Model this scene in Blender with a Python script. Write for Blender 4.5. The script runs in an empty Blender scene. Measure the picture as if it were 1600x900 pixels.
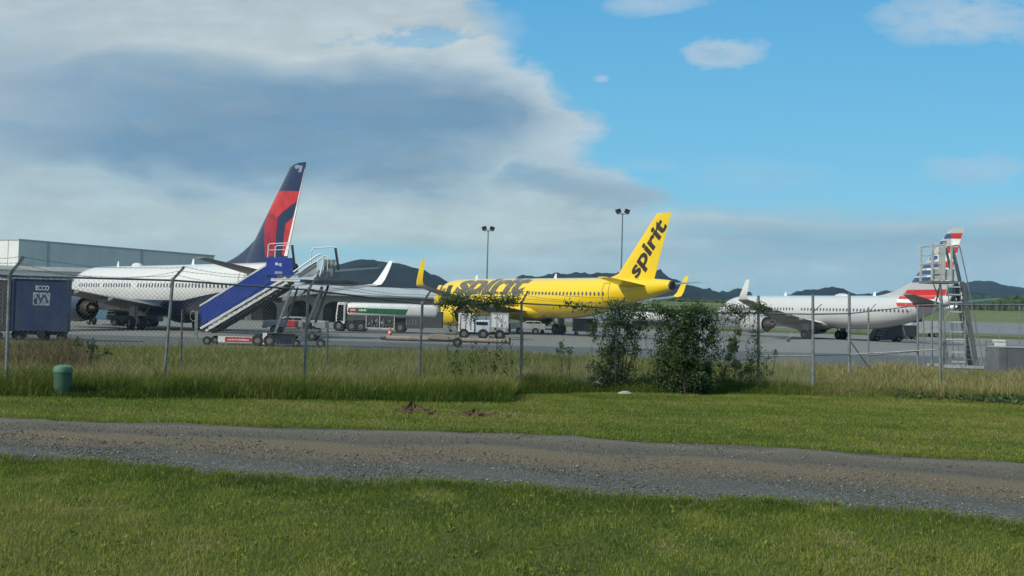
import bpy, bmesh, math, random
import numpy as np
from mathutils import Vector, Matrix
R = math.radians
random.seed(7); rng = np.random.default_rng(11)
S = bpy.context.scene
COL = S.collection

# ------------------------------------------------------------------ camera
F, H = 1700.0, 2.3
cam_d = bpy.data.cameras.new('camera'); cam = bpy.data.objects.new('camera', cam_d); COL.objects.link(cam)
cam_d.sensor_width = 36; cam_d.lens = 36 * F / 1600; cam_d.clip_start = .1; cam_d.clip_end = 30000
ROLL = 0.028
pitch = math.atan((487 - 450) / F)
CM = Matrix.Rotation(math.pi / 2 + pitch, 3, 'X') @ Matrix.Rotation(ROLL, 3, 'Z')
cam.matrix_world = Matrix.Translation((0, 0, H)) @ CM.to_4x4()
S.camera = cam
def ray(px, py): return CM @ Vector(((px - 800) / F, -(py - 450) / F, -1))
def at(px, py, Y):
    d = ray(px, py); return Vector((d.x * Y / d.y, Y, H + d.z * Y / d.y))
def gnd(px, py, z=0.0):
    d = ray(px, py); t = (z - H) / d.z; return Vector((d.x * t, d.y * t, z))
def lerp(a, b, t): return a + (b - a) * t

# ------------------------------------------------------------------ node helper
class N:
    """tiny expression wrapper around shader sockets"""
    def __init__(s, nt, sock): s.nt, s.s = nt, sock
    def _m(s, op, *o, clamp=False):
        n = s.nt.nodes.new('ShaderNodeMath'); n.operation = op; n.use_clamp = clamp
        for i, a in enumerate((s,) + o):
            if isinstance(a, N): s.nt.links.new(a.s, n.inputs[i])
            else: n.inputs[i].default_value = a
        return N(s.nt, n.outputs[0])
    def __add__(s, o): return s._m('ADD', o)
    def __sub__(s, o): return s._m('SUBTRACT', o)
    def __mul__(s, o): return s._m('MULTIPLY', o)
    def __truediv__(s, o): return s._m('DIVIDE', o)
    def sat(s): return s._m('ADD', 0.0, clamp=True)
    def max(s, o): return s._m('MAXIMUM', o)
    def min(s, o): return s._m('MINIMUM', o)
    def gt(s, o): return s._m('GREATER_THAN', o)
    def inv(s): return (s * -1.0) + 1.0
def C(c): return (c[0], c[1], c[2], 1)
def srgb(r, g, b):
    f = lambda v: v / 12.92 if v <= .04045 else ((v + .055) / 1.055) ** 2.4
    return (f(r / 255), f(g / 255), f(b / 255))
def link(nt, a, b): nt.links.new(a.s if isinstance(a, N) else a, b)
def mixc(nt, fac, a, b):
    n = nt.nodes.new('ShaderNodeMix'); n.data_type = 'RGBA'
    for v, i in ((fac, 0), (a, 6), (b, 7)):
        if isinstance(v, N): nt.links.new(v.s, n.inputs[i])
        elif hasattr(v, 'is_linked'): nt.links.new(v, n.inputs[i])
        elif i == 0: n.inputs[0].default_value = v
        else: n.inputs[i].default_value = C(v)
    return n.outputs[2]
def noise(nt, vec, scale, detail=4, rough=.55, dist=0):
    n = nt.nodes.new('ShaderNodeTexNoise'); n.inputs['Scale'].default_value = scale
    n.inputs['Detail'].default_value = detail; n.inputs['Roughness'].default_value = rough; n.inputs['Distortion'].default_value = dist
    if vec is not None: link(nt, vec, n.inputs['Vector'])
    return N(nt, n.outputs[0])
def comb(nt, *v):
    n = nt.nodes.new('ShaderNodeCombineXYZ')
    for i, a in enumerate(v):
        if isinstance(a, N): nt.links.new(a.s, n.inputs[i])
        else: n.inputs[i].default_value = a
    return n.outputs[0]
def sep(nt, vec):
    n = nt.nodes.new('ShaderNodeSeparateXYZ'); link(nt, vec, n.inputs[0]); return [N(nt, n.outputs[i]) for i in range(3)]
def ramp(nt, fac, stops, interp='LINEAR'):
    n = nt.nodes.new('ShaderNodeValToRGB'); e = n.color_ramp.elements; n.color_ramp.interpolation = interp
    while len(e) < len(stops): e.new(.5)
    for i, (p, c) in enumerate(stops):
        e[i].position = p; e[i].color = C(c) if not isinstance(c, (int, float)) else (c, c, c, 1)
    link(nt, fac, n.inputs[0]); return n.outputs[0]
def lum(nt, col):
    return sep(nt, col)[0]

# ------------------------------------------------------------------ world
SUN_EL, SUN_AZ = 40.0, -124.0          # azimuth measured from +Y, clockwise positive
w = bpy.data.worlds.new('World'); S.world = w; w.use_nodes = True
nt = w.node_tree; nt.nodes.clear()
out = nt.nodes.new('ShaderNodeOutputWorld'); bg = nt.nodes.new('ShaderNodeBackground')
nt.links.new(bg.outputs[0], out.inputs[0]); bg.inputs[1].default_value = 0.10
sky = nt.nodes.new('ShaderNodeTexSky'); sky.sky_type = 'NISHITA'; sky.sun_disc = False
sky.sun_elevation = R(SUN_EL); sky.sun_rotation = R(SUN_AZ); sky.air_density = 1.0; sky.dust_density = .6; sky.ozone_density = 2.0
tc = nt.nodes.new('ShaderNodeTexCoord')
dx, dy, dz = sep(nt, tc.outputs['Generated'])
dyc = dy.max(0.2)
U = dx / dyc * 1700 + 800.0
V = (dz / dyc * -1700.0) + 487.0 + (U - 800.0) * .028
# noise fields: large soft warps plus finer billows, mildly stretched sideways
def nz_(ax, ay, seed, det=6, rough=.55, dist=.2): return noise(nt, comb(nt, U * ax, V * ay, seed), 1.0, det, rough, dist) - .5
n1 = nz_(.0040, .0085, 3.1); n2 = nz_(.012, .024, 7.7, 8, .62); n3 = nz_(.0030, .0100, 1.3, 4, .5, .4); n4 = nz_(.0065, .036, 5.5, 6, .58, .3)
Vn = (V / 500.0).sat()
xb = lum(nt, ramp(nt, Vn, [(0, .37), (.12, .385), (.2, .405), (.29, .437), (.365, .47), (.43, .447), (.49, .455), (.55, .475), (.60, .52), (.63, .53), (.68, .50), (1, .50)], 'B_SPLINE')) * 2000.0
edge = (xb - U + n2 * 150.0 + n1 * 90.0)
def ell(cx, cy, rx, ry, gain=1.0, a=0.0, b=0.0):
    q = ((U - cx + n1 * 420.0 + n2 * 110.0) / rx)._m('POWER', 2.0) + ((V - cy + (U - cx) * a + n3 * 170.0 + n1 * 60.0 + n2 * 34.0) / ry)._m('POWER', 2.0)
    return (q.inv() * gain + b).sat()
hole = (((U - 640.0) / 120.0)._m('POWER', 2.0) + ((V - 58.0) / 17.0)._m('POWER', 2.0) + n2 * 8.0 + n1 * 4.0).inv().sat()
mA = (edge / 55.0 + .35).sat() * (hole * .55).inv()
mR = ((V - 318.0 + n3 * 50.0 + n2 * 40.0) / 36.0).sat() * ((n4 + n2 * .6) * 1.6 + .88).sat()
mA = mA.max(mR)
def puff(cx, cy, rx, ry, strength, soft=1.0, tilt=0.0):
    q = ((U - cx) / rx)._m('POWER', 2.0) + ((V - cy + (U - cx) * tilt) / ry)._m('POWER', 2.0) + n2 * 4.6 + n1 * 2.0
    return ((q.inv() + .25) / soft).sat() * strength
pf = puff(1122, 78, 74, 26, .85, 1.0, .10).max(puff(1500, 26, 140, 42, .82, 1.3)).max(puff(1525, 265, 120, 24, .6, 1.6)).max(puff(1190, 272, 140, 28, .36, 2.2)) \
    .max(puff(1015, 4, 85, 20, .75, 1.4)).max(puff(932, 122, 14, 7, .6, 1.0)).max(puff(1000, 258, 60, 12, .35, 1.8)).max(puff(760, 45, 50, 34, .5, 1.6))
dk = (ell(470, 182, 600, 118, 1.15, .0, .0) * .95 + ell(620, 150, 300, 60, .5) * .4 + ell(10, 90, 260, 80, .9) * .5 + ell(960, 300, 170, 34, 1.3) * .6 + ell(520, 285, 420, 50, 1.0) * .35 + ell(150, 235, 300, 45, .9) * .35).sat()
dk = (dk * .92 + (n4 * 1.5 + n2 * .5) * dk * (dk.inv() + .35)).sat()
light = ramp(nt, Vn, [(0, srgb(176, 190, 196)), (.16, srgb(190, 202, 204)), (.30, srgb(176, 192, 200)), (.55, srgb(168, 189, 195)), (.72, srgb(186, 203, 202)), (.84, srgb(172, 200, 206)), (1, srgb(160, 200, 212))])
cL = mixc(nt, dk, light, srgb(108, 144, 172))
cR = ramp(nt, ((V + n3 * 50.0 + n4 * 30.0) / 500.0).sat(), [(0, srgb(170, 190, 200)), (.58, srgb(158, 184, 198)), (.64, srgb(150, 178, 192)), (.70, srgb(166, 190, 200)), (.76, srgb(142, 174, 190)), (.84, srgb(160, 190, 202)), (1, srgb(146, 186, 202))])
cc = mixc(nt, ((U - 800.0) / 420.0).sat(), cL, cR)
fine = (n2 * .36 + n1 * .30 + n4 * .40 + 1.0)
vm = nt.nodes.new('ShaderNodeVectorMath'); vm.operation = 'SCALE'; nt.links.new(cc, vm.inputs[0]); nt.links.new(fine.s, vm.inputs['Scale'])
cc = vm.outputs[0]
rim = ((edge - 30.0) / 75.0)._m('ABSOLUTE').inv().sat() * ((V - 60.0) / 40.0).sat() * ((V - 300.0) / -70.0).sat()
cc = mixc(nt, rim * .75, cc, srgb(188, 204, 212))
puffc = mixc(nt, (n2 * 2.6 + .45).sat(), srgb(150, 184, 208), srgb(198, 208, 214))
clear = nt.nodes.new('ShaderNodeVectorMath'); clear.operation = 'SCALE'; nt.links.new(sky.outputs[0], clear.inputs[0]); clear.inputs['Scale'].default_value = .10
clearc = mixc(nt, .75, clear.outputs[0], ramp(nt, Vn, [(0, srgb(80, 172, 222)), (.55, srgb(104, 192, 228)), (.8, srgb(134, 200, 220)), (1, srgb(146, 200, 214))]))
low = ((V - 372.0 + n4 * 30.0) / 22.0).sat() * ((V - 422.0) / -25.0).sat() * ((U - 360.0) / 60.0).sat() * ((U - 780.0) / -140.0).sat()
c0 = mixc(nt, pf, clearc, puffc)
c1 = mixc(nt, mA * .95, c0, cc)
c1 = mixc(nt, low * .55, c1, srgb(132, 202, 220))
# behind / beside the view: generic broken cloud
gn = noise(nt, comb(nt, dx * 1.0, dy * 1.0, dz * 3.0), 1.6, 5, .55) 
gen = mixc(nt, ((gn - .38) * 4.0).sat() * .85, clearc, srgb(188, 190, 184))
front = ((dy - .25) / .15).sat()
cf = mixc(nt, front, gen, c1)
cf2 = nt.nodes.new('ShaderNodeVectorMath'); cf2.operation = 'SCALE'; nt.links.new(cf, cf2.inputs[0]); cf2.inputs['Scale'].default_value = 10.0
nt.links.new(cf2.outputs[0], bg.inputs[0])

sl = bpy.data.lights.new('sun', 'SUN'); sl.energy = 3.9; sl.angle = R(.6); sl.color = (1, .93, .80)
so = bpy.data.objects.new('sun', sl); COL.objects.link(so)
sd = Vector((math.sin(R(SUN_AZ)) * math.cos(R(SUN_EL)), math.cos(R(SUN_AZ)) * math.cos(R(SUN_EL)), math.sin(R(SUN_EL))))
so.rotation_euler = sd.to_track_quat('Z', 'Y').to_euler(); so.location = (0, 0, 50)
S.view_settings.view_transform = 'Standard'; S.view_settings.look = 'None'; S.view_settings.exposure = .12; S.view_settings.gamma = 1
S.render.engine = 'CYCLES'
S.cycles.volume_bounces = 0; S.cycles.max_bounces = 6; S.cycles.transparent_max_bounces = 8

# ------------------------------------------------------------------ materials
MATS = {}
def mat(name, col, rough=.5, metal=0, var=.12, scale=1.5, coat=0, bump=0, col2=None, spec=.5, stretch=None):
    if name in MATS: return MATS[name]
    m = bpy.data.materials.new(name); m.use_nodes = True; nt = m.node_tree
    b = nt.nodes['Principled BSDF']; b.inputs['Roughness'].default_value = rough; b.inputs['Metallic'].default_value = metal
    b.inputs['Coat Weight'].default_value = coat; b.inputs['Specular IOR Level'].default_value = spec
    tc = nt.nodes.new('ShaderNodeTexCoord'); v = tc.outputs['Object']
    if stretch:
        x, y, z = sep(nt, v); v = comb(nt, x * stretch[0], y * stretch[1], z * stretch[2])
    n = noise(nt, v, scale, 5, .6)
    c2 = col2 or tuple(max(0, c * (1 - var * 2.5)) for c in col)
    nt.links.new(mixc(nt, ((n - .42) * 4.0).sat(), col, c2), b.inputs['Base Color'])
    if bump:
        bp = nt.nodes.new('ShaderNodeBump'); bp.inputs['Strength'].default_value = bump; bp.inputs['Distance'].default_value = .02
        nb = noise(nt, v, scale * 6, 4); nt.links.new(nb.s, bp.inputs['Height']); nt.links.new(bp.outputs[0], b.inputs['Normal'])
    MATS[name] = m; return m
M = dict(
    galv=mat('galvanized_steel', (.24, .26, .265), .55, .5, .15, 6), dark_galv=mat('weathered_steel', (.14, .15, .155), .6, .4, .15, 6),
    white=mat('white_paint', (.72, .73, .72), .35, 0, .06, 1.2, .3), wing=mat('grey_wing_paint', (.33, .35, .37), .4, .1, .08, .8),
    alu=mat('bare_aluminium', (.6, .61, .62), .3, .9, .1, 3), black=mat('black_rubber', (.018, .018, .018), .8), dark=mat('dark_metal', (.035, .037, .04), .6, .2),
    dgrey=mat('dark_grey_paint', (.07, .075, .08), .6), blue=mat('blue_paint', (.014, .04, .27), .4, 0, .12, 1.2, .2, col2=(.03, .06, .26), stretch=(1, 1, .6)), cblue=mat('container_blue', (.016, .034, .10), .6, 0, .28, 1.6, col2=(.04, .055, .09), stretch=(1.5, 1, .35)),
    red=mat('red_paint', (.45, .03, .025), .45), orange=mat('orange_plastic', (.6, .09, .03), .5), green=mat('green_paint', (.01, .15, .07), .4),
    yellow=mat('yellow_paint', (.72, .51, .008), .3, 0, .03, .5, .4), rim=mat('dusty_wheel_rim', (.20, .20, .19), .6, .2, .2, 8), navy=mat('navy_paint', (.012, .018, .06), .3, 0, .1, 1, .4),
    glass=mat('dark_glass', (.01, .013, .018), .08), window=mat('cabin_window', (.10, .115, .13), .25), brown=mat('exhaust_metal', (.10, .08, .07), .4, .7, .2, 3),
    lettering=mat('black_lettering', (.035, .028, .02), .4), grey=mat('grey_paint', (.35, .36, .36), .5), tan=mat('dusty_tan_paint', (.30, .24, .20), .7),
    hangar=mat('pale_sheet_cladding', (.58, .60, .56), .6, 0, .05, .3), hangar_end=mat('white_and_sunlit_cladding', (.66, .68, .66), .6, 0, .05, .3),
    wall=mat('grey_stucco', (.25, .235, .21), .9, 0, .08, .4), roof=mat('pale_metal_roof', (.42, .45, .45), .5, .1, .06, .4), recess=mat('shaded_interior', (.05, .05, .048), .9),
    ped=mat('green_fibreglass', (.035, .09, .055), .6, 0, .15, 5), cabinet=mat('grey_cabinet', (.11, .12, .135), .6), stone=mat('pale_stone', (.34, .32, .28), .9),
    bark=mat('stem_bark', (.06, .045, .03), .9), winggrey=mat('underwing_grey', (.20, .205, .21), .45, .1, .1, .8),
)

# ------------------------------------------------------------------ mesh helper
class MB:
    def __init__(s): s.v = []; s.f = []
    def add(s, vs, fs):
        o = len(s.v); s.v += [tuple(v) for v in vs]; s.f += [tuple(i + o for i in f) for f in fs]; return s
    def box(s, cx, cy, cz, sx, sy, sz, rot=None):
        vs = [Vector(((i & 1) - .5, ((i >> 1) & 1) - .5, ((i >> 2) & 1) - .5)) for i in range(8)]
        vs = [Vector((v.x * sx, v.y * sy, v.z * sz)) for v in vs]
        if rot: vs = [rot @ v for v in vs]
        vs = [v + Vector((cx, cy, cz)) for v in vs]
        return s.add(vs, [(0, 2, 3, 1), (4, 5, 7, 6), (0, 1, 5, 4), (2, 6, 7, 3), (0, 4, 6, 2), (1, 3, 7, 5)])
    def span(s, x0, x1, y0, y1, z0, z1): return s.box((x0 + x1) / 2, (y0 + y1) / 2, (z0 + z1) / 2, abs(x1 - x0), abs(y1 - y0), abs(z1 - z0))
    def cyl(s, p0, p1, r0, r1=None, n=12, caps=True):
        r1 = r0 if r1 is None else r1; p0 = Vector(p0); p1 = Vector(p1); d = (p1 - p0).normalized()
        a = d.orthogonal().normalized(); b = d.cross(a); vs = []
        for p, r in ((p0, r0), (p1, r1)):
            vs += [p + (a * math.cos(t) + b * math.sin(t)) * r for t in [2 * math.pi * i / n for i in range(n)]]
        fs = [(i, (i + 1) % n, n + (i + 1) % n, n + i) for i in range(n)]
        if caps: fs += [tuple(range(n))[::-1], tuple(range(n, 2 * n))]
        return s.add(vs, fs)
    def tube(s, pts, r, n=8):
        for a, b in zip(pts, pts[1:]): s.cyl(a, b, r if not callable(r) else r(0), None, n)
        return s
    def beam(s, p0, p1, wy, h):     # rectangular bar from p0 to p1 lying in an x-z plane mostly
        p0 = Vector(p0); p1 = Vector(p1); d = (p1 - p0); L = d.length; d.normalize()
        y = Vector((0, 1, 0)); y = (y - d * y.dot(d)).normalized(); z = d.cross(y)
        vs = [p + y * a * wy / 2 + z * b * h / 2 for p in (p0, p1) for a, b in ((-1, -1), (1, -1), (1, 1), (-1, 1))]
        return s.add(vs, [(3, 2, 1, 0), (4, 5, 6, 7), (0, 1, 5, 4), (1, 2, 6, 5), (2, 3, 7, 6), (3, 0, 4, 7)])
    def prism(s, poly, y0, y1):     # poly in (x, z), extruded along y
        n = len(poly); vs = [(p[0], y0, p[1]) for p in poly] + [(p[0], y1, p[1]) for p in poly]
        return s.add(vs, [tuple(range(n)), tuple(range(n, 2 * n))[::-1]] + [(i, i + n, (i + 1) % n + n, (i + 1) % n) for i in range(n)])
    def lathe(s, prof, c, axis='Z', n=24):  # prof (r, t)
        vs = []
        for r, t in prof:
            for i in range(n):
                a = 2 * math.pi * i / n; ca, sa = math.cos(a) * r, math.sin(a) * r
                q = {'Z': (ca, sa, t), 'X': (t, ca, sa), 'Y': (ca, t, sa)}[axis]; vs.append((q[0] + c[0], q[1] + c[1], q[2] + c[2]))
        fs = [(j * n + i, j * n + (i + 1) % n, (j + 1) * n + (i + 1) % n, (j + 1) * n + i) for j in range(len(prof) - 1) for i in range(n)]
        return s.add(vs, fs)
    def loft(s, rings, caps=True):
        n = len(rings[0]); o = len(rings)
        vs = [p for r in rings for p in r]
        fs = [(j * n + i, j * n + (i + 1) % n, (j + 1) * n + (i + 1) % n, (j + 1) * n + i) for j in range(o - 1) for i in range(n)]
        if caps: fs += [tuple(range(n))[::-1], tuple(range((o - 1) * n, o * n))]
        return s.add(vs, fs)
    def build(s, name, m, parent=None, smooth=True, bevel=0, fix=True):
        me = bpy.data.meshes.new(name); me.from_pydata(s.v, [], s.f); me.update()
        if fix:
            bm = bmesh.new(); bm.from_mesh(me); bmesh.ops.recalc_face_normals(bm, faces=bm.faces); bm.to_mesh(me); bm.free()
        o = bpy.data.objects.new(name, me); COL.objects.link(o); me.materials.append(m if not isinstance(m, str) else M[m])
        if smooth:
            me.polygons.foreach_set('use_smooth', [True] * len(me.polygons)); me.set_sharp_from_angle(angle=R(38))
        if parent: o.parent = parent
        if bevel:
            b = o.modifiers.new('bevel', 'BEVEL'); b.width = bevel; b.segments = 2
        return o
def tag(o, label=None, cat=None, group=None, kind=None):
    for k, v in (('label', label), ('category', cat), ('group', group), ('kind', kind)):
        if v: o[k] = v
    return o
def thing(name, label, cat, loc=(0, 0, 0), rz=0, group=None):
    o = bpy.data.objects.new(name, None); COL.objects.link(o); o.location = loc; o.rotation_euler = (0, 0, rz); o.empty_display_size = .3
    return tag(o, label, cat, group)
def copy_tree(o, parent=None):
    c = o.copy(); COL.objects.link(c); c.parent = parent
    for ch in list(o.children): copy_tree(ch, c)
    return c

# ------------------------------------------------------------------ ground
def sm(t): t = np.clip(t, 0, 1); return t * t * (3 - 2 * t)
def zg(x, y):
    near = 0.3 * sm((4 - np.asarray(x, float)) / 16) * (1 - sm((np.asarray(y, float) - 27) / 20))
    far = np.interp(y, [0, 180, 240, 300, 450, 700, 1000, 9000], [0, 0, .3, 1.0, 5, 13, 16, 16])
    return near + far
def gz(px, py):
    p = gnd(px, py)
    for _ in range(4): p = gnd(px, py, float(zg(p.x, p.y)))
    return p
def grid(xs, ys, fz, name, m, uv=False):
    X, Y = np.meshgrid(xs, ys); Z = fz(X, Y); nx, ny = len(xs), len(ys)
    v = np.stack([X, Y, Z], -1).reshape(-1, 3)
    f = [(j * nx + i, j * nx + i + 1, (j + 1) * nx + i + 1, (j + 1) * nx + i) for j in range(ny - 1) for i in range(nx - 1)]
    me = bpy.data.meshes.new(name); me.from_pydata(v.tolist(), [], f); me.polygons.foreach_set('use_smooth', [True] * len(f)); me.materials.append(m)
    o = bpy.data.objects.new(name, me); COL.objects.link(o); return o
def ground_mat(name, a, b, c=None, s1=.35, s2=6, rough=.95, bump=.4):
    m = bpy.data.materials.new(name); m.use_nodes = True; nt = m.node_tree; bs = nt.nodes['Principled BSDF']
    bs.inputs['Roughness'].default_value = rough; bs.inputs['Specular IOR Level'].default_value = .15
    tc = nt.nodes.new('ShaderNodeTexCoord'); v = tc.outputs['Object']
    n1 = noise(nt, v, s1, 5, .6); n2 = noise(nt, v, s2, 6, .65)
    x = mixc(nt, ((n1 - .4) * 4.0).sat(), a, b)
    x = mixc(nt, ((n2 - .5) * 3.0).sat() * .6, x, c or tuple(q * .55 for q in a))
    nt.links.new(x, bs.inputs['Base Color'])
    bp = nt.nodes.new('ShaderNodeBump'); bp.inputs['Strength'].default_value = bump; bp.inputs['Distance'].default_value = .03
    nt.links.new(n2.s, bp.inputs['Height']); nt.links.new(bp.outputs[0], bs.inputs['Normal'])
    return m
M['soil'] = ground_mat('grassy_ground', (.06, .08, .018), (.095, .095, .03), (.04, .055, .014))
M['field'] = ground_mat('field_grass', (.10, .13, .04), (.14, .15, .05), (.07, .10, .03), .02, .3)
xs = np.unique(np.concatenate([np.arange(-30, 30.1, .75), np.linspace(30, 9000, 36) ** 1.0, -np.linspace(30, 9000, 36), np.arange(30, 400, 20), -np.arange(30, 400, 20)]))
ys = np.unique(np.concatenate([np.arange(-20, 60, .75), np.arange(60, 700, 20), np.geomspace(700, 9000, 20), [-60, -200, -1000]]))
tag(grid(xs, ys, zg, 'ground', M['soil']), kind='structure')
# far field (paler grass) beyond the apron
xs2 = np.arange(-500, 900, 25.); ys2 = np.arange(205, 690, 10.)
tag(grid(xs2, ys2, lambda x, y: zg(x, y) + .05, 'far_field', M['field']), kind='structure')

# apron
def apron_mat():
    m = bpy.data.materials.new('apron_asphalt'); m.use_nodes = True; nt = m.node_tree; bs = nt.nodes['Principled BSDF']
    bs.inputs['Roughness'].default_value = .85
    tc = nt.nodes.new('ShaderNodeTexCoord'); x, y, z = sep(nt, tc.outputs['Object'])
    n1 = noise(nt, comb(nt, x * .04, y * .25, 0.0), 1.0, 5, .6); n2 = noise(nt, tc.outputs['Object'], 3, 6, .7)
    far = ((y - 73.0 - x * .09) / 2.0 + (n1 - .5) * 3.0).sat()     # pale concrete beyond the asphalt edge strip
    c = mixc(nt, far, (.074, .078, .072), (.165, .165, .148))
    c = mixc(nt, ((n1 - .45) * 4.0).sat() * .35, c, (.10, .10, .095)); c = mixc(nt, ((n2 - .5) * 3.0).sat() * .25, c, (.07, .07, .068))
    nt.links.new(c, bs.inputs['Base Color']); return m
p0, p1, p2 = gz(-100, 543), gz(700, 551), gz(1350, 580)
poly = [(-300, p0.y), (p0.x, p0.y), (p1.x, p1.y), (p2.x, p2.y), (40, p2.y - 1), (400, p2.y - 2)]
xa = np.concatenate([np.linspace(-400, -60, 8), np.arange(-55, 60, 1.0), np.linspace(65, 500, 12)])
edge = np.interp(xa, [p[0] for p in poly], [p[1] for p in poly]) + .35 * np.sin(xa * 1.7) * np.sin(xa * .61 + 1)
vs = []; fs = []; rows = [0, 2, 6, 20, 60, 150]
for r_ in rows:
    for x_, e_ in zip(xa, edge): vs.append((x_, e_ + r_ * (205 - e_) / 150, .012))
n_ = len(xa)
fs = [(j * n_ + i, j * n_ + i + 1, (j + 1) * n_ + i + 1, (j + 1) * n_ + i) for j in range(len(rows) - 1) for i in range(n_ - 1)]
b = MB(); b.add(vs, fs); ap = b.build('apron', apron_mat(), fix=False); tag(ap, kind='structure')
# runway in the distance
M['runway'] = mat('runway_asphalt', (.15, .16, .165), .9, 0, .06, .05)
tag(grid(np.arange(-500, 900, 25.), np.arange(235, 381, 5.), lambda x, y: zg(x, y) + .12, 'runway', M['runway']), kind='structure')

# gravel road
far_e = [(-160, 650), (0, 654), (400, 667), (800, 676), (1200, 698), (1600, 723), (1760, 733)]
near_e = [(-160, 712), (0, 721), (400, 750), (800, 767), (950, 780), (1200, 788), (1600, 824), (1760, 842)]
def road_edges():
    fe = [gz(*p) for p in far_e]; ne = [gz(*p) for p in near_e]; return fe, ne
fe, ne = road_edges()
def ext(pts):
    a = pts[0] + (pts[0] - pts[1]).normalized() * 40; b_ = pts[-1] + (pts[-1] - pts[-2]).normalized() * 40
    q = [a] + pts + [b_]; return [p.x for p in q], [p.y for p in q]
fx, fy = ext(fe); nx_, ny_ = ext(ne)
xr = np.arange(-28, 28, .25)
FE = np.interp(xr, fx, fy) + .10 * np.sin(xr * 2.1) * np.sin(xr * .7) + rng.normal(0, .04, len(xr))
NE = np.interp(xr, nx_, ny_) + .10 * np.sin(xr * 1.3 + 2) + rng.normal(0, .05, len(xr))
def road_mat():
    m = bpy.data.materials.new('gravel_road'); m.use_nodes = True; nt = m.node_tree; bs = nt.nodes['Principled BSDF']; bs.inputs['Roughness'].default_value = .95; bs.inputs['Specular IOR Level'].default_value = .2
    tc = nt.nodes.new('ShaderNodeTexCoord'); uv = tc.outputs['UV']; u, v, _ = sep(nt, uv)
    ns = noise(nt, comb(nt, u * .35, v * 1.0, 0.0), 1.6, 5, .6)      # long streaks
    vv = (v + (ns - .5) * .30).sat()
    c = ramp(nt, vv, [(0, (.088, .090, .078)), (.26, (.080, .082, .070)), (.38, (.135, .105, .066)), (.58, (.145, .115, .072)), (.66, (.088, .083, .066)), (.78, (.115, .10, .074)), (.86, (.145, .13, .098)), (.92, (.095, .085, .064)), (1, (.13, .10, .062))])
    o = tc.outputs['Object']
    n1 = noise(nt, o, 28, 3, .7); n2 = noise(nt, o, 9, 4, .7)
    vo = nt.nodes.new('ShaderNodeTexVoronoi'); vo.inputs['Scale'].default_value = 26; nt.links.new(o, vo.inputs['Vector'])
    vc = sep(nt, vo.outputs['Color'])[0]
    c = mixc(nt, ((n1 - .5) * 4.0).sat() * .55, c, (.05, .055, .055)); c = mixc(nt, vc.gt(.84) * (vv.inv() * .45 + .08), c, (.20, .21, .20))
    c = mixc(nt, ((n2 - .55) * 5.0).sat() * .4, c, (.06, .058, .05))
    nt.links.new(c, bs.inputs['Base Color'])
    n5 = noise(nt, comb(nt, u * .22, v * 9.0, 2.0), 1.5, 5, .65)
    c = mixc(nt, ((n5 - .50) * 7.0).sat() * .65, c, (.055, .048, .036)); c = mixc(nt, ((n5 * -1.0 + .47) * 6.0).sat() * .55, c, (.19, .165, .12))
    n6 = noise(nt, o, 1.3, 6, .7); c = mixc(nt, ((n6 - .52) * 5.0).sat() * .5, c, (.10, .085, .06))
    bp = nt.nodes.new('ShaderNodeBump'); bp.inputs['Strength'].default_value = .8; bp.inputs['Distance'].default_value = .03
    nt.links.new(vo.outputs['Distance'], bp.inputs['Height']); nt.links.new(bp.outputs[0], bs.inputs['Normal'])
    return m
b = MB(); rws = 14; vs = []; uvs = []
for j in range(rws):
    t = j / (rws - 1)
    for i, x_ in enumerate(xr):
        y_ = lerp(NE[i], FE[i], t); dz_ = .03 * math.exp(-((t - .36) / .06) ** 2) + .03 * math.exp(-((t - .72) / .06) ** 2)
        vs.append((x_, y_, float(zg(x_, y_)) + (.045 if 0 < j < rws - 1 else -.04) - dz_ + .012 * math.sin(x_ * 1.9 + j))); uvs.append((x_, t))
n_ = len(xr)
b.add(vs, [(j * n_ + i, j * n_ + i + 1, (j + 1) * n_ + i + 1, (j + 1) * n_ + i) for j in range(rws - 1) for i in range(n_ - 1)])
rd = b.build('gravel_road', road_mat(), fix=False); tag(rd, kind='structure')
ul = rd.data.uv_layers.new(name='UVMap'); li = np.zeros(len(rd.data.loops), int); rd.data.loops.foreach_get('vertex_index', li)
ul.data.foreach_set('uv', np.array(uvs)[li].ravel())

# ------------------------------------------------------------------ hills
hill_m = ground_mat('haze_blue_woodland', (.012, .020, .021), (.022, .031, .026), (.006, .010, .011), .012, .06, bump=1)  # wooded slopes; distance haze and cloud shadow are put into this dark blue
def ridge(name, prof, D, depth=350, label=None, amp=1.5):
    pts = [at(px, py, D) for px, py in prof]; X0 = [p.x for p in pts]; Z0 = [p.z for p in pts]
    xs = np.arange(X0[0], X0[-1], 4.0 * D / 1000); top = np.interp(xs, X0, Z0)
    nz = np.convolve(rng.normal(0, 1, len(xs) + 8), np.ones(3) / 3, 'same')[4:-4]
    top = top + nz * amp * D / 1000
    vs = []; R_ = 16
    for j in range(R_):
        t = j / (R_ - 1); k = math.sin(t * math.pi / 2) ** 1.2 if t < 1 else 1
        y_ = D - depth * (1 - t)
        for i, x_ in enumerate(xs):
            vs.append((x_ * (y_ / D) ** .2, y_ + rng.normal(0, 3), max(-2, top[i]) * k + (rng.normal(0, 1.2 * D / 1500) if 0 < j < R_ - 1 else 0)))
    for i, x_ in enumerate(xs): vs.append((x_, D + depth, -2))
    n = len(xs); b = MB(); b.add(vs, [(j * n + i, j * n + i + 1, (j + 1) * n + i + 1, (j + 1) * n + i) for j in range(R_) for i in range(n - 1)])
    o = b.build(name, hill_m, fix=False); tag(o, kind='structure'); return o
ridge('hill', [(380, 480), (430, 470), (480, 447), (505, 438), (525, 418), (545, 411), (582, 405), (615, 411), (650, 419), (680, 430), (700, 442), (740, 462), (790, 480)], 1500)
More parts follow.
